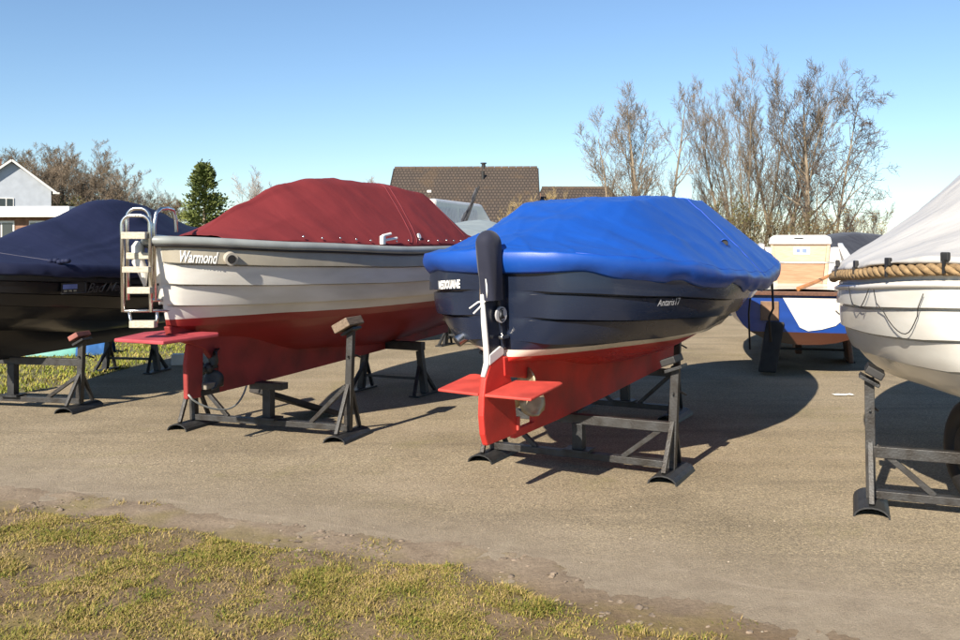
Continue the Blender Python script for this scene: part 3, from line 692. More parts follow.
# ================================================================== LEFT NAVY BOAT
def navy_boat():
    org, th = (-5.0, 8.45), radians(12.5)
    t = frame('covered_launch', 'black hulled boat under a navy blue cover at the left edge', 'boat', org, th, GB)
    h = Hull(5.9, 1.1, .42, (2.1, 2.2), (2.5, 1.6), [(0, 1.45), (.3, 1.36), (.6, 1.38), (1, 1.6)],
             [(0, .88), (.12, .80), (.3, .69), (.6, .66), (.82, .80), (1, 1.5)],
             [(0, 2.0), (.3, 2.4), (.6, 2.3), (.85, 1.6), (1, 1.2)], [(0, 1.2), (.3, 1.7), (.6, 1.7), (.85, 1.3), (1, 1.0)],
             rake=.1, clink=(0, .2, .4, .6, .8, 1.0), step=.022, zw=.72)
    hm = hull_mat('navy_boat_hull', [(0, (.012, .011, .012)), (.62, (.004, .005, .009)), (1.3, (.005, .006, .011))], .3, .15)
    h.mesh().build('hull', hm, t, smooth=35)
    keel_mesh(h, .5, 4.8, .50, .05, .24, .2).build('keel', hm, t, smooth=50)
    cv = Cover(h, [(0, 1.52), (.1, 1.64), (.25, 1.90), (.41, 2.17), (.46, 2.20), (.52, 2.17), (.75, 1.9), (1, 1.72)],
               [(0, .06), (.3, .10), (.5, .14), (1, .08)], out=.05, lift=.04, hem=.11, ch=.86, amp=.012, fold=.03, sag=.02, seed=5.2, wav=.012, crown=.05)
    cv.bumps = [(2.55, -.42, (.10, .05), .05), (1.9, -.6, (.9, .04), .02), (1.7, -.7, (.8, .03), .015)]
    finish_cover(cv, M['navy_cover'], t, 'tarpaulin', n=130, nc=91)
    sm = MB(); sm.tube(cv.line(lambda a: lerp(.02, .12, a), lambda a: lerp(.5, -.72, a), 40, .002), .004, 4); sm.build('tarpaulin_seam', mat('seam_navy', (.09, .09, .13), .8), t, smooth=180)
    k = MB(); p = cv.pt(h.q_px(org, th, 1.4, -1, 58), -.80)
    for i in range(5): k.sphere(p + Vector((.05 * nz(i, 2.2), .05 - .045 * i, .02 + .02 * nz(i, 7.7))), .032, 8, 6, (1.2, 1.1, .8))
    k.build('cover_knot', M['navy_cover'], t, smooth=180)
    ov = MB(); p = cv.pt(2.55 / 5.9, -.33); p = Vector((2.55, -.42, p.z))
    ov.tube([p + Vector((-.02, -.09, -.0)), p + Vector((-.05, -.04, .05)), p + Vector((-.05, .04, .05)), p + Vector((-.02, .09, .02))], .014, 6); ov.build('cover_vent', M['black_rubber'], t, smooth=180)
    # plate with a small harbour picture and dim script beside it
    pos, n = h.side(h.q_px(org, th, 1.24, -1, 72), 1.24, -1)
    X = Vector((-n.y, n.x, 0)).normalized(); X = X if X.x > 0 else -X
    Z = Vector((0, 0, 1)); R = Matrix((X, -n, Z)).transposed()
    pl = MB(); pl.box(pos + n * .03, (.27, .012, .11), R); pl.build('name_plate', mat('plate_black', (.02, .02, .02), .4), t)
    pl = MB(); pl.box(pos + n * .038 - X * .045 + Z * .018, (.15, .006, .045), R); pl.build('plate_sky', mat('plate_sky', (.14, .18, .40), .5), t)
    pl = MB()
    for i in range(3): pl.box(pos + n * .038 - X * (.095 - .05 * i) - Z * .022, (.032, .006, .016), R)
    pl.build('plate_picture', mat('plate_picture', (.30, .27, .20), .5, 0, .3, 40), t)
    pl = MB(); pl.box(pos + n * .038 + X * .118, (.008, .006, .10), R); pl.box(pos + n * .038 - Z * .047, (.25, .006, .007), R); pl.build('plate_frame', M['lettering_dim'], t)
    wrap_text(h, 'Bad Meijer', h.q_px(org, th, 1.2, -1, 86), 1.185, .125, -1, 1, .35, .012, .001).build('name_lettering', M['lettering_dim'], t)
    return t, h

# ================================================================== RIGHT WHITE BOAT
def white_boat():
    org, th = (2.66, 4.50), radians(27)
    t = frame('covered_tender', 'white clinker boat with a rope fender and pale tarpaulin at the right edge', 'boat', org, th, GB)
    h = Hull(5.6, 1.05, .42, (2.1, 2.15), (2.5, 1.6), [(0, 1.50), (.15, 1.44), (.35, 1.38), (.6, 1.40), (1, 1.62)],
             [(0, .82), (.12, .74), (.3, .66), (.6, .62), (.82, .78), (1, 1.5)],
             [(0, 2.1), (.3, 2.5), (.6, 2.3), (.85, 1.6), (1, 1.2)], [(0, 1.2), (.3, 1.7), (.6, 1.7), (.85, 1.3), (1, 1.0)],
             rake=.1, clink=(0, .26, .5, .75, 1.0), step=.022, zw=.82)
    hm = hull_mat('white_boat_hull', [(0, (.50, .46, .38)), (.70, (.64, .63, .59)), (1.3, (.65, .64, .605))], .28, .3)
    h.mesh().build('hull', hm, t, smooth=35)
    keel_mesh(h, .55, 4.4, .40, .05, .24, .2).build('keel', hm, t, smooth=50)
    # three strand rope fender lying along the gunwale
    h.deck(.01, .0, camber=.03).build('deck', M['white_gel'], t, smooth=180)
    cen = h.loop(.035, .03, 0, 1, 320); rp = MB()
    acc = 0.0; arcs = [0.0]
    for a, b in zip(cen, cen[1:]): acc += (b - a).length; arcs.append(acc)
    for k in range(3):
        pts = []
        for i, c in enumerate(cen):
            tn = (cen[min(i + 1, len(cen) - 1)] - cen[max(i - 1, 0)]).normalized(); sd = Vector((-tn.y, tn.x, 0))
            an = arcs[i] / .20 * 2 * pi + k * 2 * pi / 3
            pts.append(c + (sd * cos(an) + Vector((0, 0, 1)) * sin(an)) * .016)
        rp.tube(pts, .0185, 8)
    rp.build('rope_fender', M['rope'], t, smooth=180)
    g = MB(); g.tube(h.loop(.012, -.045), .02, 6, closed=True); g.build('gunwale', M['white_gel'], t, smooth=180)
    cv = Cover(h, [(0, 1.60), (.1, 1.80), (.22, 2.08), (.3, 2.26), (.5, 2.36), (.75, 2.1), (1, 1.75)], [(0, .05), (.3, .10), (.6, .12), (1, .06)],
               out=.035, lift=.085, hem=.025, ch=.94, amp=.012, fold=.035, sag=.08, seed=8.8, wav=.015, crown=.05)
    finish_cover(cv, M['white_cover'], t, 'tarpaulin', n=130, nc=91)
    for q in (.015, .062, .125, .2):
        for sg in (1, -1):
            p = cv.pt(q, .935 * sg); nn = h.nrm(max(.02, q), 1.0); n = Vector((nn.x, nn.y * sg, 0)).normalized()
            R = Matrix((Vector((-n.y, n.x, 0)), n, Vector((0, 0, 1)))).transposed()
            c = MB(); c.box(p + n * .018, (.045, .022, .045), R, .006); c.box(p + n * .03 - Vector((0, 0, .05)), (.014, .012, .07), R); c.build('cover_clip', M['black_rubber'], t)
    for q, q2 in ((.03, .09), (.1, .16)):
        pts = []
        for i in range(14):
            a = i / 13; P, n = h.side(lerp(q, q2, a), 1.40 - .22 * sin(pi * a) ** .8 * (1 if q < .05 else .55), 1); pts.append(P + n * .022)
        c = MB(); c.tube(pts, .003, 5); c.build('cord', M['black_rubber'], t, smooth=180)
    return t, h

# ================================================================== BLUE AND WHITE SAILING BOAT (stern on)
def sail_boat():
    cx, Y0 = 4.06, 11.5
    org, th = (cx, Y0), radians(17)
    t = frame('sailing_boat', 'blue and white sailing boat seen stern on with wooden companionway', 'boat', org, th)
    mb = MB()
    # hull lofted from transom to bow; full wineglass transom
    secs = []
    n = 26; ny = 17
    def P(a, b):
        x = a * 6.2; c = b * 2 - 1; bw = .88 * (1 + .35 * sin(pi * min(1, a * 1.15)) - a * .1) * max(0, 1 - a ** 3) ** .6
        bt = .40 if a < .6 else lerp(.40, 1.1, ((a - .6) / .4) ** 2)
        sh = 1.03 + .06 * a * a * 3
        k = abs(c); y = bw * (1 - (1 - min(1, k * 1.0)) ** 1.9) * (1 if c > 0 else -1)
        z = bt + (sh - bt) * k ** 2.1
        return Vector((x, y, z))
    mb.grid(P, n, ny)
    tr = [P(0, j / (ny - 1)) for j in range(ny)]
    mb.add(tr, [tuple(range(ny))])
    o = mb.build('hull', hull_mat('sail_hull', [(0, (.05, .018, .010)), (.56, (.008, .045, .24)), (1.5, (.008, .06, .30))], .2, .2), t, smooth=40)
    # sunlit part of transom as a white shape: slanted shadow edge, rounded lower edge
    wp = MB(); pts = [(-.012, .16, .99), (-.012, .10, .90)]
    pts = [(-.004, .22, 1.0), (-.004, .0, .58)] + [(-.004, -.60 + .60 * cos(a), .80 - .25 * sin(a) - .0) for a in [pi * .5 + k * pi * .5 / 8 for k in range(1, 0, -1)]]
    pts = [(-.014, .26, .985), (-.014, .06, .62), (-.014, -.04, .575), (-.014, -.2, .60), (-.014, -.36, .65), (-.014, -.46, .74), (-.014, -.50, .86), (-.014, -.51, .985)]
    wp.prism(pts, (.012, 0, 0)); wp.build('transom_sunlit_part', M['white_gel'], t)
    pd = MB(); pd.box((-.02, .42, .82), (.04, .22, .24), None, .006); pd.build('outboard_pad', mat('pad_ply', (.20, .115, .065), .5, 0, .2, 8), t)
    rb = MB(); rb.bar((-.03, -.92, 1.045), (-.03, .92, 1.045), .07, .05); 
    for sg in (1, -1): rb.tube([Vector((P(a / 10, 1).x, P(a / 10, 1 if sg > 0 else 0).y * 1.01, P(a / 10, 1).z + .015)) for a in range(0, 11)], .028, 6)
    rb.build('rubbing_strake', M['dark_wood'], t)
    # white cockpit coamings and cabin
    dk = MB(); dk.grid(lambda a, b: Vector((P(a, 1).x, lerp(P(a, 0).y, P(a, 1).y, b), P(a, 1).z + .03 + .04 * sin(pi * b))), 20, 7); dk.build('deck', M['white_gel'], t, smooth=60)
    for sg in (1, -1):
        c = MB(); c.prism([(.05, sg * .86, 1.06), (1.5, sg * .86, 1.06), (1.5, sg * .56, 1.68), (1.2, sg * .54, 1.66), (.25, sg * .62, 1.25)], (0, -sg * .07, 0)); c.build('coaming', M['white_gel'], t, bevel=.015)
    cb = MB(); cb.prism([(1.5, -.92, 1.05), (1.5, .92, 1.05), (1.5, .60, 1.62), (1.5, -.60, 1.62)], (2.2, 0, 0)); cb.build('cabin', M['white_gel'], t, bevel=.03)
    wb = MB(); z0 = 1.08
    wb.prism([(1.47, -.29, z0), (1.47, .29, z0), (1.47, .325, 1.38), (1.47, -.325, 1.38)], (.028, 0, 0)); wb.build('washboard', M['mahogany'], t, bevel=.004)
    wb = MB(); wb.prism([(1.47, -.327, 1.385), (1.47, .327, 1.385), (1.47, .36, 1.70), (1.47, -.36, 1.70)], (.028, 0, 0)); wb.build('washboard', M['pale_wood'], t, bevel=.004)
    for sg in (1, -1):
        tr_ = MB(); tr_.prism([(1.455, sg * .30, z0), (1.455, sg * .345, z0), (1.455, sg * .40, 1.70), (1.455, sg * .36, 1.70)], (.04, 0, 0)); tr_.build('door_frame', M['pale_wood'], t)
    hd = MB(); hd.prism([(1.42, -.42, 1.66), (1.42, .42, 1.66), (1.42, .40, 1.76), (1.42, .33, 1.79), (1.42, -.33, 1.79), (1.42, -.40, 1.76)], (1.2, 0, 0)); hd.build('sliding_hatch', M['white_gel'], t, bevel=.02)
    lb = MB(); lb.box((1.415, .02, 1.745), (.012, .12, .016)); lb.build('hatch_label', M['steel'], t)
    nt = MB(); nt.box((1.462, -.02, 1.57), (.008, .22, .10)); nt.build('notice', M['paper'], t)
    nt = MB(); nt.box((1.456, .025, 1.57), (.004, .05, .045)); nt.box((1.456, -.06, 1.57), (.004, .06, .06)); nt.build('notice_print', M['print'], t)
    rl = MB(); rl.tube([(.02, .80, 1.08), (.02, .78, 1.43), (.02, -.80, 1.43), (.02, -.80, 1.08)], .012, 8); rl.tube([(.02, .4, 1.08), (.02, .4, 1.43)], .010, 8); rl.build('stern_rail', M['chrome'], t, smooth=60)
    mt = MB(); mt.box((.0, .52, 1.40), (.03, .08, .14), None, .01); mt.box((-.005, .52, 1.40), (.03, .05, .10)); mt.build('rail_box', M['steel_worn'], t)
    tl = MB(); tl.tube([(.0, .08, 1.10), (.3, -.15, 1.18), (.9, -.5, 1.32)], [.03, .026, .018], 8); tl.build('tiller', mat('tiller_wood', (.48, .22, .085), .35, coat=.4), t, smooth=60)
    hk = MB(); hk.tube([(-.02, -.42, .98), (-.03, -.44, .84), (-.03, -.40, .80), (-.03, -.36, .84)], .008, 6); hk.tube([(-.02, -.30, 1.03), (-.03, -.38, 1.10), (-.03, -.44, 1.2)], .008, 6); hk.build('boat_hook', M['steel_worn'], t, smooth=180)
    kl = MB(); kl.prism([(-.1, .56, .05), (-.05, .46, .68), (1.1, .46, .70), (1.2, .54, .05)], (0, -.22, 0)); kl.build('skeg', M['dark_plank'], t, bevel=.02)
    kl = MB(); kl.prism([(1.3, -.62, .03), (1.3, -.55, .70), (2.0, -.55, .70), (2.0, -.62, .03)], (0, -.07, 0)); kl.build('bilge_keel', M['dark_wood'], t, bevel=.02)
    wl = MB(); wl.prism([(2.0, .05, .06), (2.0, .05, .7), (4.2, .05, .7), (4.0, .05, .06)], (0, -.1, 0)); wl.build('keel', M['dark_wood'], t, bevel=.02)
    return t

rb_, rh = red_boat()
bb_, bh = blue_boat()
nb_, nh = navy_boat()
wb_, wh = white_boat()
sb_ = sail_boat()

# ================================================================== BOATS FURTHER BACK
def far_boat(label, org, th, L, B, sheer, bot, hullc, m_cover, C, cover_q=(0., 1.), name='covered_boat'):
    t = frame(name, label, 'boat', org, th)
    h = Hull(L, B, .42, (2.1, 2.0), (2.4, 1.5), [(0, sheer), (.5, sheer - .06), (1, sheer + .2)], [(0, bot + .25), (.3, bot), (.65, bot), (.85, bot + .25), (1, sheer + .1)],
             [(0, 2), (.5, 2.3), (1, 1.2)], [(0, 1.2), (.5, 1.7), (1, 1.0)])
    h.mesh(40).build('hull', hull_mat(name + '_paint', hullc, .3, .2), t, smooth=35)
    keel_mesh(h, .5, L * .75, .3, .05, .2, .2).build('keel', MATS[name + '_paint'] if name + '_paint' in MATS else None, t, smooth=50)
    if m_cover:
        cv = Cover(h, C, [(0, .1), (.5, .3), (1, .1)], q0=cover_q[0], q1=cover_q[1], amp=.02, fold=.04, seed=org[0], hem=.12)
        finish_cover(cv, m_cover, t, 'tarpaulin', n=60, nc=41)
    return t, h
far_boat('boat under a black tarpaulin beyond the wooden companionway', (4.4, 15.2), radians(70), 6.2, 1.15, 1.38, .5, [(0, (.1, .03, .02)), (.8, (.05, .06, .10)), (1.2, (.03, .035, .06))], M['black_cover'],
         [(0, 1.52), (.2, 1.72), (.33, 1.86), (.5, 1.80), (.7, 1.78), (1, 1.6)], name='black_covered_boat')
ct, ch_ = far_boat('white motor cruiser with slanted windscreen behind the red canvas', (-1.95, 14.4), radians(24), 6.4, 1.15, 1.62, .55, [(0, (.05, .06, .12)), (.95, (.7, .7, .7)), (1.2, (.72, .72, .72))], None, [], name='motor_cruiser')
ch_.deck(.03, .0).build('deck', M['white_gel'], ct, smooth=180)
c = MB(); c.prism([(.9, -.8, 1.6), (4.3, -.8, 1.6), (3.1, -.8, 2.40), (1.2, -.8, 2.42)], (0, 1.6, 0)); c.build('cabin', M['white_gel'], ct, bevel=.05)
for a, b in ((1.3, 2.0), (2.12, 2.85)):
    c = MB(); c.prism([(a, -.806, 1.86), (b + .15, -.806, 1.86), (b, -.806, 2.28), (a, -.806, 2.28)], (0, 1.612, 0)); c.build('side_window', mat('curtain', (.74, .73, .70), .5, 0, .2, 14, stretch=(8, 1, 1)), ct)
c = MB(); c.prism([(4.22, -.72, 1.70), (4.22, .72, 1.70), (3.27, .68, 2.33), (3.27, -.68, 2.33)], (.05, 0, .05)); c.build('windscreen', M['glass'], ct)
for y in (-.25, .25):
    c = MB(); c.bar((4.30, y, 1.72), (3.33, y, 2.36), .05, .03); c.build('screen_pillar', M['white_paint'], ct)
fb, fh = far_boat('low white boat with plywood hatch and navy tarpaulin ahead of the brown roofed house', (.05, 17.6), radians(62), 5.6, 1.1, 1.62, .5, [(0, (.1, .03, .02)), (.8, (.7, .7, .7)), (1.2, (.74, .74, .74))], M['navy_cover'],
                  [(.34, 1.7), (.45, 2.0), (.6, 2.05), (1, 1.85)], (.30, 1.0), name='plywood_hatch_boat')
c = MB(); c.box((.85, 0, 1.84), (1.3, 1.5, .40), None, .06); c.build('cabin', M['white_gel'], fb)
c = MB(); c.box((.7, -.757, 1.86), (.52, .014, .26)); c.build('plywood_hatch', mat('plywood', (.62, .36, .12), .6, 0, .15, 4), fb)

# flag-like dark folded sail on a short pole above the windscreen
fl = thing('furled_flag', 'dark furled flag on a slanted staff above the white cruiser', 'flag', at(463, 215, 14.2) )
d = MB(); a, b = Vector((0, 0, -.25)), Vector((.25, 0, .45)); d.tube([a, b], .012, 6); d.build('staff', M['steel'], fl)
d = MB(); d.grid(lambda u, v: Vector((lerp(-.04, .22, u) + .0 * v, .05 * nz(u * 4, v * 4) + .015, lerp(-.12, .42, u) - v * (.42 - .36 * u))) - Vector((.0 * v + .10 * v * (1 - u), 0, 0)), 12, 8)
o = d.build('flag_cloth', M['black_cover'], fl, smooth=180); sd = o.modifiers.new('t', 'SOLIDIFY'); sd.thickness = .02

# ================================================================== STANDS
stand('black stand with wooden pad under the dark red keel, right of the red rudder', (-1.86, 8.10), radians(19.5), .78, .93, .95, .455, keel_full=False)
stand('steel stand under the stern of the blue tarpaulin boat', (.735, 6.84), radians(27), .70, .83, .81, .40, keel_full=True, pad_m=M['black_rubber'], pad_tilt=.35)
stand('second steel stand in the shadow under the blue tarpaulin boat', (1.42, 9.0), radians(28), .50, .93, .93, .47, keel_full=True, pad_m=M['black_rubber'])
stand('steel stand with red pad under the black hull at left', (-4.74, 9.34), radians(12), .76, .70, .72, .52, keel_full=True, pad_m=mat('red_pad', (.24, .09, .075), .7, 0, .2, 9))
stand('steel stand with arched foot under the white hull at right', (3.12, 5.50), radians(22), .72, .835, .835, .40, keel_full=True, pad_m=M['black_rubber'], lean=.02)
trestle('low dark trestle carrying the forward keel of the red canvas boat', (-.98, 10.3), radians(25), .70, .57)
trestle('low dark trestle below the far end of the black hull', (-4.55, 12.0), radians(10), .62, .55)
trestle('dark trestle under the white cruiser, behind the blue tarpaulin boat', (-.15, 14.9), radians(24), .8, .58)
trestle('dark trestle under the blue and white sailing boat', (4.75, 13.2), radians(17), .9, .5)
pk = MB(); a, b = gp(262, 392, .30), gp(326, 411, .03); pk.bar(a, b, .42, .045, .006); o = pk.build('timber_plank', M['dark_plank'])
tag(o, 'wide dark board leaning below the dark red keel', 'plank')
# tyre at the right edge
ty = thing('old_tyre', 'black tyre standing on the stand beam at the right edge', 'tyre', (3.02, 5.60, .39))
d = MB(); n = 28
R_, r_ = .24, .085
d.grid(lambda u, v: Vector(((r_ * .8) * sin(2 * pi * v), (R_ + r_ * cos(2 * pi * v)) * cos(2 * pi * u), (R_ + r_ * cos(2 * pi * v)) * sin(2 * pi * u))), n, 12)
d.build('rubber_ring', M['black_rubber'], ty, smooth=180)
d = MB(); d.tube([(-.05, 0, 0), (.05, 0, 0)], .165, 24); d.build('wheel_hub', M['steel'], ty, smooth=40)
# white block near the red rudder
bk = MB(); p = gp(182, 366); bk.box((p.x, p.y + .15, .075), (.36, .16, .15), Matrix.Rotation(.2, 3, 'Z'), .006); tag(bk.build('polystyrene_block', M['white_paint']), 'white foam block on the asphalt behind the red rudder', 'block')

# ================================================================== LEFT BACKGROUND: canoe, quay
cn = thing('upturned_canoe', 'turquoise canoe lying in the grass under the black hull', 'canoe', (-7.05, 13.9, 0), radians(3))
d = MB(); d.grid(lambda u, v: Vector((lerp(-1.4, 1.4, u), .34 * sin(pi * clamp(u, .02, .98)) ** .5 * cos(pi * v), .27 * sin(pi * v) * (.35 + .65 * sin(pi * clamp(u, .02, .98)) ** .4))), 24, 10); d.build('canoe_hull', mat('turquoise_paint', (.10, .33, .29), .45, 0, .15, 5), cn, smooth=180)
d = MB(); d.grid(lambda u, v: Vector((lerp(1.05, 1.46, u), .36 * (1 - .5 * u) * cos(pi * v) + .02 * nz(u * 9, v * 9), .30 * sin(pi * v) * (1 - .3 * u) + .02 * nz(u * 7, v * 5, 3))), 12, 10); d.build('blue_wrap', mat('blue_wrap', (.03, .12, .34), .5), cn, smooth=180)
p0, p1 = gp(92, 350), gp(205, 350); Yq = 16.3
for i, u in enumerate((58, 117, 176, 232)):
    ps = MB(); x = (u - 480) / FPX * Yq; ps.bar((x, Yq, 0), (x + .02, Yq, .30 if i else .25), .15, .15, .01); tag(ps.build('wooden_post', M['grey_wood']), ('grey wooden mooring post left behind the turquoise canoe', 'grey wooden mooring post just right of the black stand', 'grey wooden mooring post hidden close to the red rudder plate', 'grey wooden mooring post farthest along the quay')[i], 'post', 'posts along the quay')
qb = MB(); qb.bar((-8.4, Yq + .25, .16), (-3.6, Yq + .25, .17), .16, .22, .01); tag(qb.build('quay_rail', M['dark_plank']), 'long dark timber rail along the waterside quay', 'rail')
qb = MB(); qb.bar((-8.4, Yq + .2, .29), (-3.6, Yq + .2, .30), .2, .03, .004); tag(qb.build('quay_cap_board', M['grey_wood']), 'pale capping board lying on the dark quay rail', 'board')

# ================================================================== GROUND
def ground_material():
    m = bpy.data.materials.new('asphalt'); m.use_nodes = True; nt = m.node_tree; N, Lk = nt.nodes, nt.links
    b = N['Principled BSDF']; b.inputs['Roughness'].default_value = .92; b.inputs['Specular IOR Level'].default_value = .25
    tc = N.new('ShaderNodeTexCoord'); V = tc.outputs['Object']
    def nse(sc, det=8, rg=.6, dist=0):
        n = N.new('ShaderNodeTexNoise'); n.inputs['Scale'].default_value = sc; n.inputs['Detail'].default_value = det; n.inputs['Roughness'].default_value = rg; n.inputs['Distortion'].default_value = dist
        Lk.new(V, n.inputs['Vector']); return n.outputs['Fac']
    def ramp(f, ps):
        r = N.new('ShaderNodeValToRGB'); e = r.color_ramp.elements
        e[0].position, e[0].color = ps[0][0], (*ps[0][1], 1); e[1].position, e[1].color = ps[1][0], (*ps[1][1], 1)
        for p, c in ps[2:]: k = e.new(p); k.color = (*c, 1)
        Lk.new(f, r.inputs['Fac']); return r.outputs['Color']
    def mix(f, a, bb, mode='MIX', fac=None):
        x = N.new('ShaderNodeMix'); x.data_type = 'RGBA'; x.blend_type = mode
        if fac is not None: x.inputs['Factor'].default_value = fac
        if f is not None: Lk.new(f, x.inputs['Factor'])
        Lk.new(a, x.inputs[6]); Lk.new(bb, x.inputs[7]); return x.outputs[2]
    def rng(f, a, c, lo=0, hi=1):
        r = N.new('ShaderNodeMapRange'); r.inputs['From Min'].default_value = a; r.inputs['From Max'].default_value = c; r.inputs['To Min'].default_value = lo; r.inputs['To Max'].default_value = hi; Lk.new(f, r.inputs['Value']); return r.outputs['Result']
    def mth0(a, bb):
        m_ = N.new('ShaderNodeMath'); m_.operation = 'MULTIPLY'; Lk.new(a, m_.inputs[0]); Lk.new(bb, m_.inputs[1]); return m_.outputs[0]
    base = ramp(nse(.55, 9, .6), [(.30, (.228, .188, .130)), (.50, (.318, .264, .187)), (.72, (.39, .328, .240))])
    spk = ramp(nse(150, 3, .7), [(.30, (.40, .40, .41)), (.47, (.92, .92, .92)), (.58, (1.08, 1.07, 1.03)), (.72, (2.1, 2.05, 1.9))])
    c = mix(None, base, spk, 'MULTIPLY', .85)
    sp2 = ramp(nse(48, 4, .75), [(.28, (.62, .60, .58)), (.5, (1, 1, 1)), (.74, (1.3, 1.28, 1.22))])
    c = mix(None, c, sp2, 'MULTIPLY', .9)
    sp3 = ramp(nse(80, 2, .6), [(.34, (.55, .54, .53)), (.47, (.97, .97, .96)), (.58, (1.03, 1.03, 1.0)), (.68, (1.7, 1.65, 1.55))])
    c = mix(None, c, sp3, 'MULTIPLY', .8)
    moss = N.new('ShaderNodeRGB'); moss.outputs[0].default_value = (.225, .205, .085, 1)
    c = mix(rng(nse(.9, 7, .7, .8), .56, .74, 0, .6), c, moss.outputs[0])
    dk = N.new('ShaderNodeRGB'); dk.outputs[0].default_value = (.11, .092, .07, 1)
    c = mix(rng(nse(2.3, 9, .75, .4), .60, .80, 0, .55), c, dk.outputs[0])
    pale = N.new('ShaderNodeRGB'); pale.outputs[0].default_value = (.40, .33, .25, 1)
    c = mix(rng(nse(1.4, 10, .7, 1.2), .62, .78, 0, .5), c, pale.outputs[0])
    mpt = N.new('ShaderNodeMapping'); mpt.inputs['Scale'].default_value = (.28, 1.5, 1); mpt.inputs['Rotation'].default_value = (0, 0, radians(-14)); Lk.new(V, mpt.inputs['Vector'])
    trk = N.new('ShaderNodeTexNoise'); trk.inputs['Scale'].default_value = 1.6; trk.inputs['Detail'].default_value = 8; trk.inputs['Roughness'].default_value = .62; Lk.new(mpt.outputs['Vector'], trk.inputs['Vector'])
    c = mix(rng(trk.outputs['Fac'], .53, .72, 0, .42), c, dk.outputs[0]); c = mix(rng(trk.outputs['Fac'], .46, .30, 0, .4), c, pale.outputs[0])
    vo = N.new('ShaderNodeTexVoronoi'); vo.inputs['Scale'].default_value = .55; Lk.new(V, vo.inputs['Vector'])
    c = mix(mth0(rng(vo.outputs['Distance'], .32, .05, 0, .45), rng(nse(4, 6, .7), .4, .6, 0, 1)), c, dk.outputs[0])
    # soil trodden out from the turf over the edge of the yard, and a pale tyre track along it
    sx = N.new('ShaderNodeSeparateXYZ'); Lk.new(V, sx.inputs[0])
    def mth(op, a, bb, c_=None):
        m_ = N.new('ShaderNodeMath'); m_.operation = op
        for i_, q_ in enumerate((a, bb, c_)):
            if q_ is None: continue
            if isinstance(q_, (int, float)): m_.inputs[i_].default_value = q_
            else: Lk.new(q_, m_.inputs[i_])
        return m_.outputs[0]
    d = mth('SUBTRACT', mth('MULTIPLY_ADD', sx.outputs['X'], -.42, 4.55), sx.outputs['Y'])
    dn = mth('ADD', d, mth('MULTIPLY_ADD', nse(.9, 8, .65, .5), 1.6, -.8))
    so_ = ramp(nse(5, 10, .75), [(.3, (.225, .182, .136)), (.5, (.305, .252, .188)), (.7, (.375, .315, .238))])
    c = mix(rng(dn, -1.25, -.35, 0, .85), c, so_)
    tr1 = mth('ABSOLUTE', mth('ADD', mth('ADD', d, .50), mth('MULTIPLY_ADD', nse(1.1, 3, .5), .5, -.25)), 0)
    tr1 = mth('MULTIPLY', rng(tr1, .035, .0, 0, 1), rng(nse(2.1, 6, .7), .42, .58, 0, .6))
    c = mix(tr1, c, pale.outputs[0])
    Lk.new(c, b.inputs['Base Color'])
    bp = N.new('ShaderNodeBump'); bp.inputs['Strength'].default_value = 1.0; bp.inputs['Distance'].default_value = .012
    Lk.new(nse(110, 4, .7), bp.inputs['Height'])
    b2 = N.new('ShaderNodeBump'); b2.inputs['Strength'].default_value = .3; b2.inputs['Distance'].default_value = .03
    Lk.new(nse(3, 5, .6), b2.inputs['Height']); Lk.new(bp.outputs['Normal'], b2.inputs['Normal']); Lk.new(b2.outputs['Normal'], b.inputs['Normal'])
    return m
gm = mat('field_soil', (.16, .15, .06), .95, 0, .3, .5, .5, 20, col2=(.10, .085, .05))
g = MB(); g.add([(-900, -60, 0), (900, -60, 0), (900, 1500, 0), (-900, 1500, 0)], [(0, 1, 2, 3)]); tag(g.build('ground', gm), kind='structure')
am = ground_material()
# yard outline; grass strip at the left rear is cut out of it
yard = [(-14, -4), (16, -4), (16, 24), (-3.2, 24), (-3.7, 17.0), (-4.1, 15.6), (-4.3, 14.9), (-4.62, 12.9), (-4.8, 11.4), (-4.95, 10.5), (-5.3, 9.95), (-7, 9.3), (-14, 8.0)]
g = MB(); g.add([(x, y, .004) for x, y in yard], [tuple(range(len(yard)))]); tag(g.build('asphalt_yard', am), kind='structure')

# soft edge of trodden soil and turf in the foreground
EDGE = [(-40, 505), (0, 510), (70, 516), (130, 520), (200, 536), (270, 545), (330, 556), (400, 566), (470, 572), (530, 586), (580, 608), (640, 628), (720, 640), (800, 662), (960, 700)]
EG = [gp(u, v) for u, v in EDGE]
def edge_y(x):
    for a, b in zip(EG, EG[1:]):
        if a.x <= x <= b.x: return lerp(a.y, b.y, (x - a.x) / (b.x - a.x))
    return EG[0].y if x < EG[0].x else EG[-1].y
def turf(x, y):
    """signed depth into the turf, in metres, ragged"""
    return edge_y(x) - y + .16 * nz(x * 2.1, y * 2.1, 1) + .10 * nz(x * 5.5, y * 5.5, 2) + .05 * nz(x * 14, y * 14, 5)
def relief(x, y):
    d = edge_y(x) - y
    band = sstep(-.85, -.1, d + .25 * nz(x * 1.7, y * 1.7, 3))
    z = -.012 + band * .022 + band * (.008 * nz(x * 3, y * 3, 7) + .006 * nz(x * 9, y * 9, 8) + .005 * nz(x * 24, y * 24, 4) + .003 * nz(x * 50, y * 50, 14))
    t = sstep(-.02, .2, turf(x, y)); z += t * (.018 + .016 * nz(x * 4, y * 4, 11))
    return z
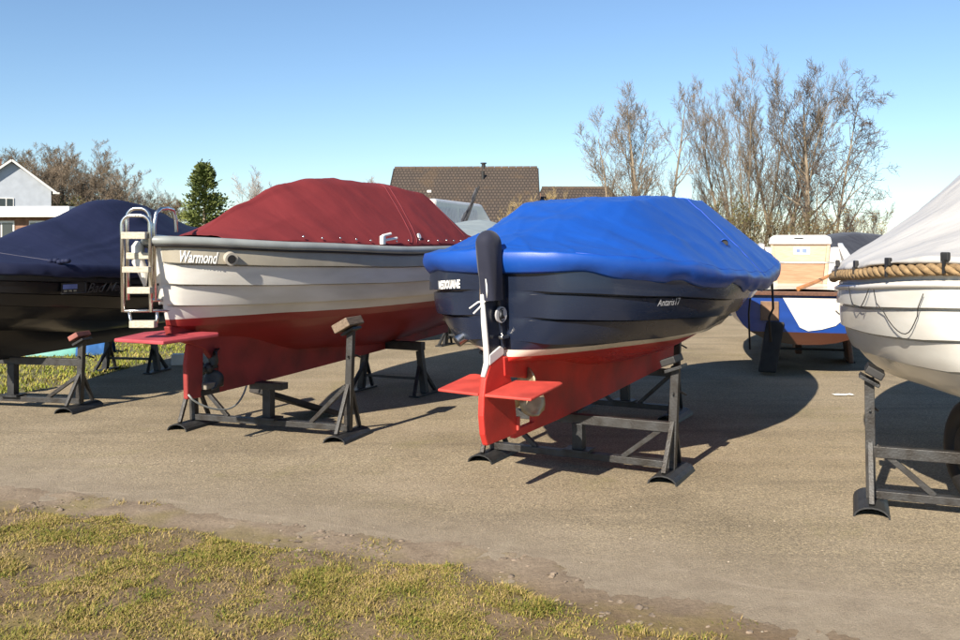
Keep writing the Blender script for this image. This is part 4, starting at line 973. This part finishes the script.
def soil_material():
    m = bpy.data.materials.new('trodden_soil'); m.use_nodes = True; nt = m.node_tree; N, Lk = nt.nodes, nt.links
    b = N['Principled BSDF']; b.inputs['Roughness'].default_value = .97; b.inputs['Specular IOR Level'].default_value = .15
    tc = N.new('ShaderNodeTexCoord')
    n1 = N.new('ShaderNodeTexNoise'); n1.inputs['Scale'].default_value = 3.2; n1.inputs['Detail'].default_value = 10; n1.inputs['Roughness'].default_value = .7
    n2 = N.new('ShaderNodeTexNoise'); n2.inputs['Scale'].default_value = 45; n2.inputs['Detail'].default_value = 6; n2.inputs['Roughness'].default_value = .75
    for n in (n1, n2): Lk.new(tc.outputs['Object'], n.inputs['Vector'])
    r = N.new('ShaderNodeValToRGB'); e = r.color_ramp.elements; e[0].position = .3; e[0].color = (.20, .155, .112, 1); e[1].position = .7; e[1].color = (.34, .28, .21, 1); k = e.new(.5); k.color = (.275, .22, .162, 1)
    Lk.new(n1.outputs['Fac'], r.inputs['Fac'])
    r2 = N.new('ShaderNodeValToRGB'); e = r2.color_ramp.elements; e[0].position = .3; e[0].color = (.6, .58, .56, 1); e[1].position = .72; e[1].color = (1.25, 1.22, 1.18, 1)
    Lk.new(n2.outputs['Fac'], r2.inputs['Fac'])
    x = N.new('ShaderNodeMix'); x.data_type = 'RGBA'; x.blend_type = 'MULTIPLY'; x.inputs['Factor'].default_value = .8
    Lk.new(r.outputs['Color'], x.inputs[6]); Lk.new(r2.outputs['Color'], x.inputs[7])
    # mossy olive patches within the turf
    n3 = N.new('ShaderNodeTexNoise'); n3.inputs['Scale'].default_value = 2.2; n3.inputs['Detail'].default_value = 8; Lk.new(tc.outputs['Object'], n3.inputs['Vector'])
    mr = N.new('ShaderNodeMapRange'); mr.inputs['From Min'].default_value = .50; mr.inputs['From Max'].default_value = .66; mr.inputs['To Max'].default_value = .45; Lk.new(n3.outputs['Fac'], mr.inputs['Value'])
    y = N.new('ShaderNodeMix'); y.data_type = 'RGBA'; y.inputs[7].default_value = (.20, .17, .05, 1)
    sx = N.new('ShaderNodeSeparateXYZ'); Lk.new(tc.outputs['Object'], sx.inputs[0])
    ma = N.new('ShaderNodeMath'); ma.operation = 'MULTIPLY_ADD'; ma.inputs[1].default_value = -.42; ma.inputs[2].default_value = 4.55; Lk.new(sx.outputs['X'], ma.inputs[0])
    mb_ = N.new('ShaderNodeMath'); mb_.operation = 'SUBTRACT'; Lk.new(ma.outputs[0], mb_.inputs[0]); Lk.new(sx.outputs['Y'], mb_.inputs[1])
    mc = N.new('ShaderNodeMath'); mc.operation = 'ADD'; Lk.new(mb_.outputs[0], mc.inputs[0]); Lk.new(n1.outputs['Fac'], mc.inputs[1])
    md_ = N.new('ShaderNodeMapRange'); md_.inputs['From Min'].default_value = .35; md_.inputs['From Max'].default_value = .75; Lk.new(mc.outputs[0], md_.inputs['Value'])
    hu = N.new('ShaderNodeMix'); hu.data_type = 'RGBA'; hu.blend_type = 'MULTIPLY'; hu.inputs[7].default_value = (.68, .62, .54, 1)
    Lk.new(md_.outputs['Result'], hu.inputs['Factor']); Lk.new(x.outputs[2], hu.inputs[6])
    Lk.new(mr.outputs['Result'], y.inputs['Factor']); Lk.new(hu.outputs[2], y.inputs[6]); Lk.new(y.outputs[2], b.inputs['Base Color'])
    bp = N.new('ShaderNodeBump'); bp.inputs['Strength'].default_value = .8; bp.inputs['Distance'].default_value = .012
    Lk.new(n2.outputs['Fac'], bp.inputs['Height']); Lk.new(bp.outputs['Normal'], b.inputs['Normal'])
    return m
sv = MB(); nx, ny = 260, 130
sv.grid(lambda a, b: Vector((lerp(-5.2, 3.4, a), lerp(2.4, 7.3, b), relief(lerp(-5.2, 3.4, a), lerp(2.4, 7.3, b)))), nx, ny)
tag(sv.build('soil_verge', soil_material(), smooth=180), kind='structure')

rnd = random.Random(5)
def blades(pts, hmin, hmax, wid, rn, lean=.7):
    mb = MB()
    for x, y, z, sc in pts:
        an = rn.uniform(0, 2 * pi); h = rn.uniform(hmin, hmax) * sc; w = wid * rn.uniform(.7, 1.3)
        l = rn.uniform(.15, 1.3) * lean * h; dx, dy = cos(an), sin(an); px, py = -dy * w, dx * w
        a2 = an + rn.uniform(-.6, .6)
        mx, my = x + dx * l * .4, y + dy * l * .4; tx, ty = mx + cos(a2) * l * .7, my + sin(a2) * l * .7
        mb.add([(x - px, y - py, z - .004), (x + px, y + py, z - .004), (mx + px * .7, my + py * .7, z + h * .65), (mx - px * .7, my - py * .7, z + h * .65), (tx, ty, z + h)], [(0, 1, 2, 3), (3, 2, 4)])
    return mb
def grass_mat(name, stops, scale):
    m = bpy.data.materials.new(name); m.use_nodes = True; nt = m.node_tree; N, Lk = nt.nodes, nt.links
    b = N['Principled BSDF']; b.inputs['Roughness'].default_value = .75; b.inputs['Specular IOR Level'].default_value = .25
    tc = N.new('ShaderNodeTexCoord'); n1 = N.new('ShaderNodeTexNoise'); n1.inputs['Scale'].default_value = scale; n1.inputs['Detail'].default_value = 2; Lk.new(tc.outputs['Object'], n1.inputs['Vector'])
    g_ = N.new('ShaderNodeNewGeometry')
    mx = N.new('ShaderNodeMath'); mx.operation = 'MULTIPLY_ADD'; mx.inputs[1].default_value = .42; Lk.new(g_.outputs['Random Per Island'], mx.inputs[0])
    ad = N.new('ShaderNodeMath'); ad.operation = 'MULTIPLY'; ad.inputs[1].default_value = .62; Lk.new(n1.outputs['Fac'], ad.inputs[0]); Lk.new(ad.outputs[0], mx.inputs[2])
    r = N.new('ShaderNodeValToRGB'); e = r.color_ramp.elements; e[0].position, e[0].color = stops[0][0], (*stops[0][1], 1); e[1].position, e[1].color = stops[1][0], (*stops[1][1], 1)
    for p, c in stops[2:]: k = e.new(p); k.color = (*c, 1)
    Lk.new(mx.outputs[0], r.inputs['Fac']); Lk.new(r.outputs['Color'], b.inputs['Base Color'])
    b.inputs['Subsurface Weight'].default_value = 0
    return m
pts = []
while len(pts) < 90000:
    x = rnd.uniform(-4.6, 2.6); y = rnd.uniform(3.3, 6.6)
    if abs(x) > y * .56 + .2: continue
    d = turf(x, y)
    if d < 0: 
        if not (d > -.35 and nz(x * 2.3, y * 2.3, 21) > .28 and rnd.random() < .6): continue
    dens = .10 + .90 * sstep(-.20, .26, nz(x * 2.6, y * 2.6, 31) + .5 * nz(x * 7, y * 7, 33)); dens *= sstep(-.02, .12, d) * .85 + .15
    if rnd.random() > dens: continue
    sc = .55 + .8 * sstep(-.2, .5, nz(x * 3.3, y * 3.3, 41))
    if nz(x * 5.1, y * 5.1, 77) > .42: sc *= 1.7
    pts.append((x, y, relief(x, y), sc * .85))
gmf = grass_mat('turf_grass', [(.24, (.085, .115, .016)), (.38, (.165, .172, .026)), (.50, (.25, .205, .048)), (.64, (.32, .232, .085)), (.84, (.36, .265, .14))], 3.0)
tag(blades(pts, .006, .026, .0022, rnd, 2.1).build('foreground_grass', gmf), 'short patchy grass, yellowing, in the near left corner', 'grass', kind='stuff')
# rear grass strip
pts = []
def in_yard(x, y):
    c = False; n = len(yard)
    for i in range(n):
        (x1, y1), (x2, y2) = yard[i], yard[i - 1]
        if (y1 > y) != (y2 > y) and x < (x2 - x1) * (y - y1) / (y2 - y1) + x1: c = not c
    return c
while len(pts) < 22000:
    x = rnd.uniform(-9.5, -3.0); y = rnd.uniform(9.0, 17.5)
    ox, oy = x + .12 * nz(x * 3, y * 3), y + .12 * nz(x * 3, y * 3, 9)
    if in_yard(ox, oy): continue
    pts.append((x, y, 0, .6 + .8 * sstep(-.3, .4, nz(x * 1.6, y * 1.6, 3))))
gmr = grass_mat('strip_grass', [(.22, (.11, .16, .022)), (.45, (.20, .23, .03)), (.62, (.29, .26, .055)), (.82, (.34, .26, .10))], 1.3)
tag(blades(pts, .02, .06, .007, rnd, 1.4).build('strip_grass', gmr), 'green grass strip behind the boats at left', 'grass', kind='stuff')
# pebbles and clods
mb = MB()
for i in range(260):
    x = rnd.uniform(-3.6, 3.2); y = rnd.uniform(3.6, 8.5)
    if turf(x, y) > .05: continue
    r = rnd.uniform(.003, .007) * (1 if rnd.random() < .95 else 1.8); z = max(.004, relief(x, y)); mb.sphere((x, y, z + r * .2), r, 6, 5, (1.2, .9, .6))
tag(mb.build('scattered_pebbles', M['stone'], smooth=60), 'small loose pebbles on the yard surface', 'pebbles', kind='stuff')
mb = MB()
for i in range(520):
    x = rnd.uniform(-3.4, 1.8); y = edge_y(x) + rnd.uniform(-.1, .42)
    if nz(x * 2.4, y * 2.4, 55) < .0: continue
    r = rnd.uniform(.004, .019) * rnd.uniform(.5, 1); z = relief(x, y)
    if z < .003: continue
    k = len(mb.v); mb.sphere((x, y, z + r * .15), r, 7, 5, (1.3, 1, .6))
    for j in range(k, len(mb.v)):
        v = Vector(mb.v[j]); d = nz(v.x * 90, v.y * 90, v.z * 90) * r * .8; mb.v[j] = (v.x + d, v.y + d, v.z + d * .5)
tag(mb.build('soil_clods', M['clod'], smooth=60), 'crumbled soil lumps along the grass edge', 'soil lumps', kind='stuff')
# bit of litter on the asphalt
lt = MB(); p = gp(843, 396); lt.grid(lambda a, b: Vector((p.x + (a - .5) * .22, p.y + (b - .5) * .08, .012 + .012 * nz(a * 5, b * 5, 2) + .008)), 10, 6); o = lt.build('paper_scrap', M['paper'], smooth=180); sd = o.modifiers.new('t', 'SOLIDIFY'); sd.thickness = .003
tag(o, 'crumpled white paper scrap on the sunny asphalt', 'litter')

# ================================================================== TREES
def grow(seed, Ht, stems, r0, spread=.5, depth=4, kids=(9, 7, 6, 4), lift=.13, twig=.008, start=.22, wob=.065, lratio=(.44, .50, .52, .55), base_r=.25, lean=None, minlen=.2, flare=.3):
    rn = random.Random(seed); trunk, crown = MB(), MB()
    def rv(): return Vector((rn.gauss(0, 1), rn.gauss(0, 1), rn.gauss(0, .7)))
    def branch(p, d, L, r, dep):
        ns = (9, 6, 4, 3, 2)[dep]
        pts, rs = [p.copy()], [r]; q = p.copy(); dd = d.copy()
        for i in range(ns):
            dd = (dd + rv() * wob * (.5, 1, 1, .9, .9)[dep] + Vector((0, 0, 1)) * lift * (.3 if dep == 0 else 1)).normalized()
            q = q + dd * L / ns; pts.append(q.copy()); rs.append(max(twig * .6, r * (1 - (i + 1) / ns * .85)))
        (trunk if dep <= 1 else crown).tube(pts, rs, (8, 5, 3, 3, 3)[dep], cap=False)
        if dep >= depth: return
        k = kids[dep]; s0 = start if dep == 0 else .12
        for j in range(k):
            a = s0 + (1 - s0) * (j + rn.uniform(.1, .95)) / k; a = min(a, .99); i = min(int(a * ns), ns - 1); f = a * ns - i
            bp = pts[i].lerp(pts[i + 1], f); br = lerp(rs[i], rs[i + 1], f)
            t = (pts[i + 1] - pts[i]).normalized(); s = rv(); s = (s - t * s.dot(t)).normalized()
            cd = (t * rn.uniform(.75, 1.1) + s * rn.uniform(.6, 1.0) * (spread / .5)).normalized()
            cl = L * lratio[dep] * rn.uniform(.65, 1.2) * (1.15 - .62 * a if dep == 0 else 1.1 - .45 * a)
            branch(bp, cd, max(minlen, cl), max(twig, br * rn.uniform(.42, .62)), dep + 1)
    for k in range(stems):
        an = 2 * pi * k / stems + rn.uniform(-.4, .4); o = Vector((cos(an), sin(an), 0)) * base_r * (0 if stems == 1 else rn.uniform(.4, 1))
        d = (Vector((0, 0, 1)) + Vector((cos(an), sin(an), 0)) * (0 if stems == 1 else rn.uniform(.25, 1.0) * flare)).normalized()
        if lean: d = (d + Vector(lean)).normalized()
        branch(o, d, Ht * rn.uniform(.80, 1.0), r0 * rn.uniform(.7, 1), 0)
    return trunk, crown
def tree(label, name, px, Y, v_top, seed, bark, twigm, group=None, base=-.1, width=None, **kw):
    p = Vector(((px - 480) / FPX * Y, Y, base)); Ht = (H0 - (v_top - VH) / FPX * Y) - base
    t = thing(name, label, 'tree', p, 0, group)
    lr = list(kw.pop('lratio', (.44, .50, .52, .55))); fl = kw.pop('flare', .3)
    for it in range(3):
        tr, cr = grow(seed, Ht * 1.0, lratio=lr, flare=fl, **kw)
        zt = max(v[2] for v in tr.v + cr.v); k = Ht / zt; kx = k
        if not width: break
        xs = sorted(v[0] for v in cr.v); w0 = (xs[int(len(xs) * .985)] - xs[int(len(xs) * .015)]) * k; ra = (width / FPX * Y) / w0
        kx = k * ra
        if abs(ra - 1) < .12: break
        lr[0] *= ra ** .6; fl *= ra ** .8
    for mb in (tr, cr): mb.v = [(a * kx, b * kx, c * k) for a, b, c in mb.v]
    tr.build('trunk', bark, t, smooth=180); cr.build('crown', twigm, t)
    return t
TG = 'bare trees behind the blue tarpaulin'
tree('bare tree with short trunk, leftmost of the trio right of the roof', 'bare_tree', 614, 34, 97, 11, M['bark'], M['twig'], TG, width=84, stems=2, r0=.09, spread=.6, kids=(11, 7, 6, 3), twig=.007, start=.2, flare=.35, base_r=.15)
tree('bare tree with the straight middle trunk of the trio right of the roof', 'bare_tree', 634, 35, 84, 12, M['bark'], M['twig'], TG, width=70, stems=1, r0=.12, spread=.5, kids=(13, 7, 6, 3), twig=.007, start=.22)
tree('bare tree with thick leaning trunk, rightmost of the trio', 'bare_tree', 652, 33, 77, 13, M['bark'], M['twig'], TG, width=84, stems=2, r0=.15, spread=.5, kids=(11, 7, 5, 3), twig=.007, start=.22, lean=(.08, 0, 0), flare=.3)
tree('tall bare many-stemmed tree spreading above the sailing boat', 'multi_stem_tree', 750, 35, 58, 14, M['bark'], M['twig'], None, width=150, stems=12, r0=.08, spread=.42, kids=(11, 7, 5, 3), twig=.0065, start=.2, base_r=.7, flare=.75, lift=.15, lratio=(.40, .46, .5, .55))
tree('bare tree with forked pale trunk between the many-stemmed and the dark tree', 'bare_tree', 785, 34, 70, 15, M['bark'], M['twig'], TG, width=86, stems=2, r0=.13, spread=.45, kids=(13, 8, 6, 3), twig=.007, start=.22, base_r=.3, flare=.25)
tree('tall dark tree full of small cones, straight trunk', 'alder_tree', 811, 33, 55, 16, M['bark'], M['twig_dark'], None, width=112, stems=1, r0=.17, spread=.6, kids=(17, 7, 5, 4), twig=.008, start=.16, lratio=(.38, .46, .48, .5))
tree('slender dark tree leaning right with drooping tips', 'alder_tree', 828, 32, 72, 17, M['bark'], M['twig_dark'], None, width=96, stems=1, r0=.09, spread=.62, kids=(14, 7, 5, 4), twig=.009, start=.2, lean=(.24, 0, 0), lift=-.01)
# scrubby bushes
def bush(label, name, px, Y, v_top, w, seed, twigm, leafm, nl, group=None, ls=.035, stems=12):
    p = Vector(((px - 480) / FPX * Y, Y, -.05)); Ht = H0 - (v_top - VH) / FPX * Y + .05
    t = thing(name, label, 'bush', p, 0, group); rn = random.Random(seed)
    tr, cr = grow(seed, Ht, stems=stems, r0=.03, spread=.5, depth=3, kids=(8, 6, 5), twig=.006, start=.15, base_r=w * .35)
    zt = max(v[2] for v in tr.v + cr.v); xr = max(abs(v[0]) for v in cr.v); k = Ht / zt; kx = w / 2 / xr * 1.15
    for mb in (tr, cr): mb.v = [(a * kx, b * kx, c * k) for a, b, c in mb.v]
    tr.build('stems', twigm, t, smooth=180); cr.build('twigs', twigm, t)
    if nl:
        lf = MB(); cv_ = cr.v
        for i in range(nl):
            c = Vector(cv_[rn.randrange(len(cv_))]) + Vector((rn.gauss(0, .05), rn.gauss(0, .05), rn.gauss(0, .05)))
            a = Vector((rn.gauss(0, 1), rn.gauss(0, 1), rn.gauss(0, 1))).normalized() * ls * rn.uniform(.6, 1.4); b = a.orthogonal().normalized() * ls * .6
            lf.add([c - a, c + b, c + a, c - b], [(0, 1, 2, 3)])
        lf.build('leaves', leafm, t)
    return t
BG = 'scrub bushes below the bare trees'
bush('olive brown bush right behind the highest part of the blue tarpaulin', 'scrub_bush', 716, 31, 193, 2.6, 31, M['twig_brown'], M['leaf_olive'], 2600, BG, .05)
bush('tawny twiggy bush under the many-stemmed tree', 'scrub_bush', 752, 31, 200, 2.4, 32, M['twig_brown'], M['leaf_dry'], 900, BG, .04)
bush('olive twiggy bush around the base of the dark tree', 'scrub_bush', 790, 31.5, 203, 2.4, 33, M['twig_brown'], M['leaf_olive'], 1200, BG, .04)
bush('brown bush right of the dark trunk above the black tarpaulin', 'scrub_bush', 824, 31, 205, 2.0, 34, M['twig_brown'], M['leaf_dry'], 700, BG, .04)
bush('loose reddish brown bush at the right end, beside the pale tarpaulin', 'scrub_bush', 861, 30, 196, 2.2, 35, M['twig_dark'], M['leaf_dry'], 900, BG, .035)
bush('tawny bush between the tiled roof and the blue tarpaulin', 'scrub_bush', 538, 24, 184, 1.9, 36, M['twig_tawny'], M['leaf_dry'], 500, None, .02, 18)
bush('low brown bush seen above the blue tarpaulin, left of the olive one', 'scrub_bush', 690, 34, 205, 2.2, 37, M['twig_brown'], M['leaf_dry'], 500, BG, .04)
# pale birches
tree('pale bare birch behind the red canvas, beside the conifer', 'birch_tree', 258, 46, 166, 21, M['twig_pale'], M['twig_pale'], None, width=46, stems=3, r0=.06, spread=.5, kids=(10, 7, 6, 3), twig=.009, start=.2, flare=.25)
tree('pale bare birch top just above the ridge of the red canvas', 'birch_tree', 361, 48, 174, 22, M['twig_pale'], M['twig_pale'], None, width=46, stems=3, r0=.06, spread=.5, kids=(10, 7, 6, 3), twig=.009, start=.2, flare=.25)
# conifer
cf = thing('conifer', 'dark green pointed conifer between the navy cover and the red canvas', 'tree', ((204 - 480) / FPX * 28, 28, 0)); rn = random.Random(9)
Hc = H0 + (VH - 163) / FPX * 28
tk = MB(); tk.tube([(0, 0, 0), (.02, 0, Hc * .5), (0, 0, Hc * .98)], [.10, .06, .012], 7); tk.build('trunk', M['bark'], cf, smooth=180)
lf = MB()
for i in range(330):
    z = Hc * (.12 + .86 * rn.random() ** .85); a = rn.uniform(0, 2 * pi); fr = 1 - z / Hc
    R = (.05 + .95 * fr ** .8) * rn.uniform(.55, 1.1) * 1.5
    base = Vector((0, 0, z)); tip = Vector((cos(a) * R, sin(a) * R, z + .12 * R + rn.uniform(-.05, .22) * (.3 + R)))
    for j in range(26):
        f = (.25 + .75 * rn.random()); c = base.lerp(tip, f) + Vector((rn.gauss(0, .05), rn.gauss(0, .05), rn.gauss(0, .05))) * (1.2 - f * .4)
        d = ((tip - base).normalized() + Vector((rn.gauss(0, .4), rn.gauss(0, .4), rn.gauss(.25, .4)))).normalized() * rn.uniform(.05, .10); b = d.orthogonal().normalized() * .028
        lf.add([c - b, c + b, c + d + b * .4, c + d - b * .4], [(0, 1, 2, 3)])
lf.build('crown', M['needle'], cf)
# brown wood behind the house at left: each tree its own
WG = 'bare trees of the wood at left'
far_specs = [(-14, 84, 140, 'twig_brown'), (14, 80, 146, 'twig_brown'), (34, 86, 142, 'twig_brown'), (56, 78, 139, 'twig'), (74, 80, 139, 'twig'), (92, 84, 150, 'twig_brown'), (108, 78, 162, 'twig'), (124, 86, 176, 'twig_pale'), (140, 84, 176, 'twig_pale'), (158, 82, 188, 'twig_brown')]
far_lab = ['reddish brown bare tree cut by the left edge of the photo', 'reddish brown bare tree right behind the gable peak', 'reddish brown bare tree over the sloping gable edge', 'grey brown bare tree just beyond the gable eave', 'tall grey brown bare tree at the middle of the wood', 'brown bare tree on the falling side of the wood', 'shorter bare tree above the peak of the navy cover', 'thin pale bare tree left of the ladder', 'thin pale bare tree behind the ladder hoops', 'low brown bare tree at the right end of the wood']
for i, ((px, Y, vt, tm), lb) in enumerate(zip(far_specs, far_lab)):
    pale = tm == 'twig_pale'
    tree(lb, 'bare_tree', px, Y, vt, 60 + i, M['bark'], M[tm], WG, width=66 if not pale else 44, stems=4, r0=.14, spread=.6, kids=(11, 8, 7, 4) if not pale else (9, 7, 5, 3), twig=.015 if not pale else .012, start=.15, base_r=.8, flare=.3)
bush('dark bushy undergrowth at the foot of the wood, by the navy cover', 'undergrowth_bush', 100, 72, 196, 7, 71, M['twig_brown'], M['leaf_olive'], 1500, None, .10)
bush('brown undergrowth beside the pale gable', 'undergrowth_bush', 62, 74, 190, 6, 72, M['twig_brown'], M['leaf_olive'], 1200, None, .10)

# ================================================================== HOUSES
def tile_roof_mat(name, c1, c2, ang=0):
    m = bpy.data.materials.new(name); m.use_nodes = True; nt = m.node_tree; N, Lk = nt.nodes, nt.links
    b = N['Principled BSDF']; b.inputs['Roughness'].default_value = .85
    tc = N.new('ShaderNodeTexCoord'); br = N.new('ShaderNodeTexBrick'); mp = N.new('ShaderNodeMapping'); mp.inputs['Scale'].default_value = (1, 1, 1)
    mp.inputs['Rotation'].default_value = (radians(90), 0, 0)
    Lk.new(tc.outputs['Object'], mp.inputs['Vector']); Lk.new(mp.outputs['Vector'], br.inputs['Vector'])
    br.inputs['Scale'].default_value = 1; br.inputs['Brick Width'].default_value = .17; br.inputs['Row Height'].default_value = .15; br.inputs['Mortar Size'].default_value = .025
    br.inputs['Color1'].default_value = (*c1, 1); br.inputs['Color2'].default_value = (*c2, 1); br.inputs['Mortar'].default_value = (*[c * .45 for c in c2], 1)
    n = N.new('ShaderNodeTexNoise'); n.inputs['Scale'].default_value = .8; n.inputs['Detail'].default_value = 9; n.inputs['Roughness'].default_value = .7; Lk.new(tc.outputs['Object'], n.inputs['Vector'])
    r = N.new('ShaderNodeValToRGB'); r.color_ramp.elements[0].position = .52; r.color_ramp.elements[1].position = .72; r.color_ramp.elements[0].color = (0, 0, 0, 1); r.color_ramp.elements[1].color = (.6, .6, .6, 1); Lk.new(n.outputs['Fac'], r.inputs['Fac'])
    x = N.new('ShaderNodeMix'); x.data_type = 'RGBA'; x.inputs[7].default_value = (.12, .075, .035, 1); Lk.new(r.outputs['Color'], x.inputs['Factor']); Lk.new(br.outputs['Color'], x.inputs[6]); Lk.new(x.outputs[2], b.inputs['Base Color'])
    bp = N.new('ShaderNodeBump'); bp.inputs['Strength'].default_value = .8; bp.inputs['Distance'].default_value = .04; Lk.new(br.outputs['Fac'], bp.inputs['Height']); bp.invert = True; Lk.new(bp.outputs['Normal'], b.inputs['Normal'])
    return m
MT = tile_roof_mat('brown_roof_tiles', (.085, .064, .050), (.070, .054, .043))
MB_ = mat('house_brick', (.22, .12, .08), .85, 0, .2, 3)
def house(name, label, c, rz, W, D, eave, ridge, wallm, over=.35, hip=0.0, roofm=None):
    t = thing(name, label, 'house', (c[0], c[1], 0), rz)
    w = MB(); w.prism([(-W / 2, -D / 2, 0), (-W / 2, D / 2, 0), (-W / 2, D / 2, eave), (-W / 2, 0, ridge - .15), (-W / 2, -D / 2, eave)], (W, 0, 0)); w.build('wall', wallm, t)
    k = (ridge - eave) / (D / 2)
    r = MB(); hw = W / 2 + over; hd = D / 2 + over; ez = eave - over * k
    for sg in (1, -1):
        r.prism([(-hw, sg * hd, ez), (hw, sg * hd, ez), (hw - hip, 0, ridge), (-hw + hip, 0, ridge)], (0, 0, .14))
    r.build('roof', roofm or MT, t)
    cap = MB(); n = int((2 * hw - 2 * hip) / .36)
    for i in range(n):
        x = -hw + hip + (i + .5) * (2 * hw - 2 * hip) / n; cap.tube([(x - .18, 0, ridge + .12), (x + .17, 0, ridge + .125)], .10, 8)
    cap.build('ridge_tiles', M['tile'], t, smooth=40)
    return t, k, hw, hd, ez
t, k, hw, hd, ez = house('tiled_house', 'house with a broad brown tiled roof behind the white cruiser', (-.72, 47, 0), radians(-2), 6.6, 8.4, 2.6, 5.45, MB_)
for sg in (1, -1):
    for e in (1, -1):
        bb = MB(); bb.bar((e * (hw + .03), sg * hd, ez + .02), (e * (hw + .03), 0, 5.47), .05, .24, 0); bb.build('verge_board', M['dark_plank'], t)
vp = MB(); vp.tube([(.9, -.9, 4.7), (.9, -.9, 5.35)], .08, 10); vp.build('roof_vent', M['black_rubber'], t, smooth=40)
vp = MB(); vp.tube([(.9, -.02, 5.4), (.9, -.02, 5.8)], .10, 10); vp.tube([(.9, -.02, 5.8), (.9, -.02, 5.85)], .16, 10); vp.build('flue', M['black_rubber'], t, smooth=40)
vp = MB(); vp.box((-1.7, -1.9, 4.28), (.20, .2, .12)); vp.build('roof_hatch', M['paper'], t)
wn = MB(); wn.box((-1.4, -4.23, 1.5), (1.5, .06, 1.2)); wn.build('window', M['glass'], t)
house('low_house', 'lower brown roofed house right of the large roof', (5.2, 50, 0), radians(2), 4.2, 6.5, 2.9, 4.62, MB_, hip=.6)
# white gabled house at left
t, k, hw, hd, ez = house('white_house', 'pale blue grey gabled house with dark roof at the left edge', (-34.3, 67.0, 0), radians(-60), 6.0, 5.06, 5.6, 7.6, mat('pale_render', (.42, .46, .52), .8, 0, .05, 2), over=.3, roofm=tile_roof_mat('dark_roof_tiles', (.05, .042, .038), (.04, .035, .032)))
for sg in (1, -1):
    bb = MB(); bb.bar((hw + .03, sg * hd, ez + .0), (hw + .03, 0, 7.58), .06, .15, 0); bb.build('verge_board', M['white_paint'], t)
    bb = MB(); bb.bar((hw - .2, sg * hd, ez - .02), (hw + .2, sg * hd, ez - .02), .4, .12, 0); bb.build('eave_box', M['white_paint'], t)
wn = MB(); wn.box((3.02, -.35, 4.5), (.06, 1.0, .9)); w0 = wn.build('window', M['white_paint'], t)
for y in (-.58, -.12):
    wn = MB(); wn.box((3.06, y, 4.5), (.03, .36, .78)); wn.build('pane', M['glass'], w0)
cm = MB(); cm.box((-1.0, -.75, 7.3), (.6, .6, 1.2)); cm.box((-1.0, -.75, 7.92), (.7, .7, .06)); cm.build('chimney', MB_, t)
# flat roofed annex
fa = thing('flat_roofed_annex', 'low brick building with a broad white fascia in front of the pale gabled house', 'building', (-23.2, 46.5, 0), radians(-3))
w = MB(); w.box((0, 1.5, 1.5), (6.0, 5, 3.0)); w.build('wall', MB_, fa)
w = MB(); w.box((0, 1.3, 3.28), (6.6, 5.8, .52), None, .02); w.build('fascia', mat('fascia_white', (.82, .82, .80), .5, 0, .03, 2), fa)
for x, ww in ((-2.2, 1.0), (-.4, 1.3), (1.55, 1.1)):
    f = MB(); f.box((x, -1.02, 2.0), (ww, .06, 1.7)); f0 = f.build('window', M['white_paint'], fa)
    for e in (-1, 1):
        g_ = MB(); g_.box((x + e * ww * .235, -1.06, 2.0), (ww * .40, .03, 1.5)); g_.build('pane', M['glass'], f0)
dn = MB(); dn.tube([(2.75, -1.08, .0), (2.75, -1.08, 3.0)], .05, 8); dn.build('downpipe', M['white_paint'], fa)

# ================================================================== CAMERA, LIGHT, WORLD
cam = bpy.data.cameras.new('camera'); co = bpy.data.objects.new('camera', cam); COL.objects.link(co); scene.camera = co
co.location = (0, 0, H0); co.rotation_euler = (radians(90), 0, 0)
cam.sensor_width = 36; cam.lens = 36 * FPX / 960; cam.shift_y = -(320 - VH) / 960; cam.clip_start = .1; cam.clip_end = 3000
SUN_AZ, SUN_EL = radians(28.5), radians(32)     # shadows fall towards +X sin, +Y cos
dirv = Vector((sin(SUN_AZ) * cos(SUN_EL), cos(SUN_AZ) * cos(SUN_EL), -sin(SUN_EL)))
sun = bpy.data.lights.new('sun', 'SUN'); so = bpy.data.objects.new('sun', sun); COL.objects.link(so)
so.rotation_euler = dirv.to_track_quat('-Z', 'Y').to_euler(); so.location = (-10, -15, 20)
sun.energy = 5.0; sun.angle = radians(.53); sun.color = (1.0, .90, .75)
w = bpy.data.worlds.new('World'); scene.world = w; w.use_nodes = True
nt = w.node_tree; bg = nt.nodes['Background']; sky = nt.nodes.new('ShaderNodeTexSky'); sky.sky_type = 'NISHITA'; sky.sun_disc = False
sky.sun_elevation = SUN_EL; sky.sun_rotation = math.atan2(-dirv.x, -dirv.y); sky.altitude = 0; sky.air_density = 1.0; sky.dust_density = .0; sky.ozone_density = 2.4
hs = nt.nodes.new('ShaderNodeHueSaturation'); hs.inputs['Saturation'].default_value = .98; gmx = nt.nodes.new('ShaderNodeMix'); gmx.data_type = 'RGBA'; gmx.blend_type = 'MULTIPLY'; gmx.inputs['Factor'].default_value = 1; gmx.inputs[7].default_value = (.86, .97, 1.08, 1); nt.links.new(sky.outputs[0], hs.inputs['Color']); nt.links.new(hs.outputs[0], gmx.inputs[6]); nt.links.new(gmx.outputs[2], bg.inputs[0]); bg.inputs[1].default_value = .068
scene.view_settings.view_transform = 'Standard'; scene.view_settings.look = 'None'; scene.view_settings.gamma = 1; scene.view_settings.use_curve_mapping = False
scene.view_settings.exposure = 1.0
scene.cycles.max_bounces = 6
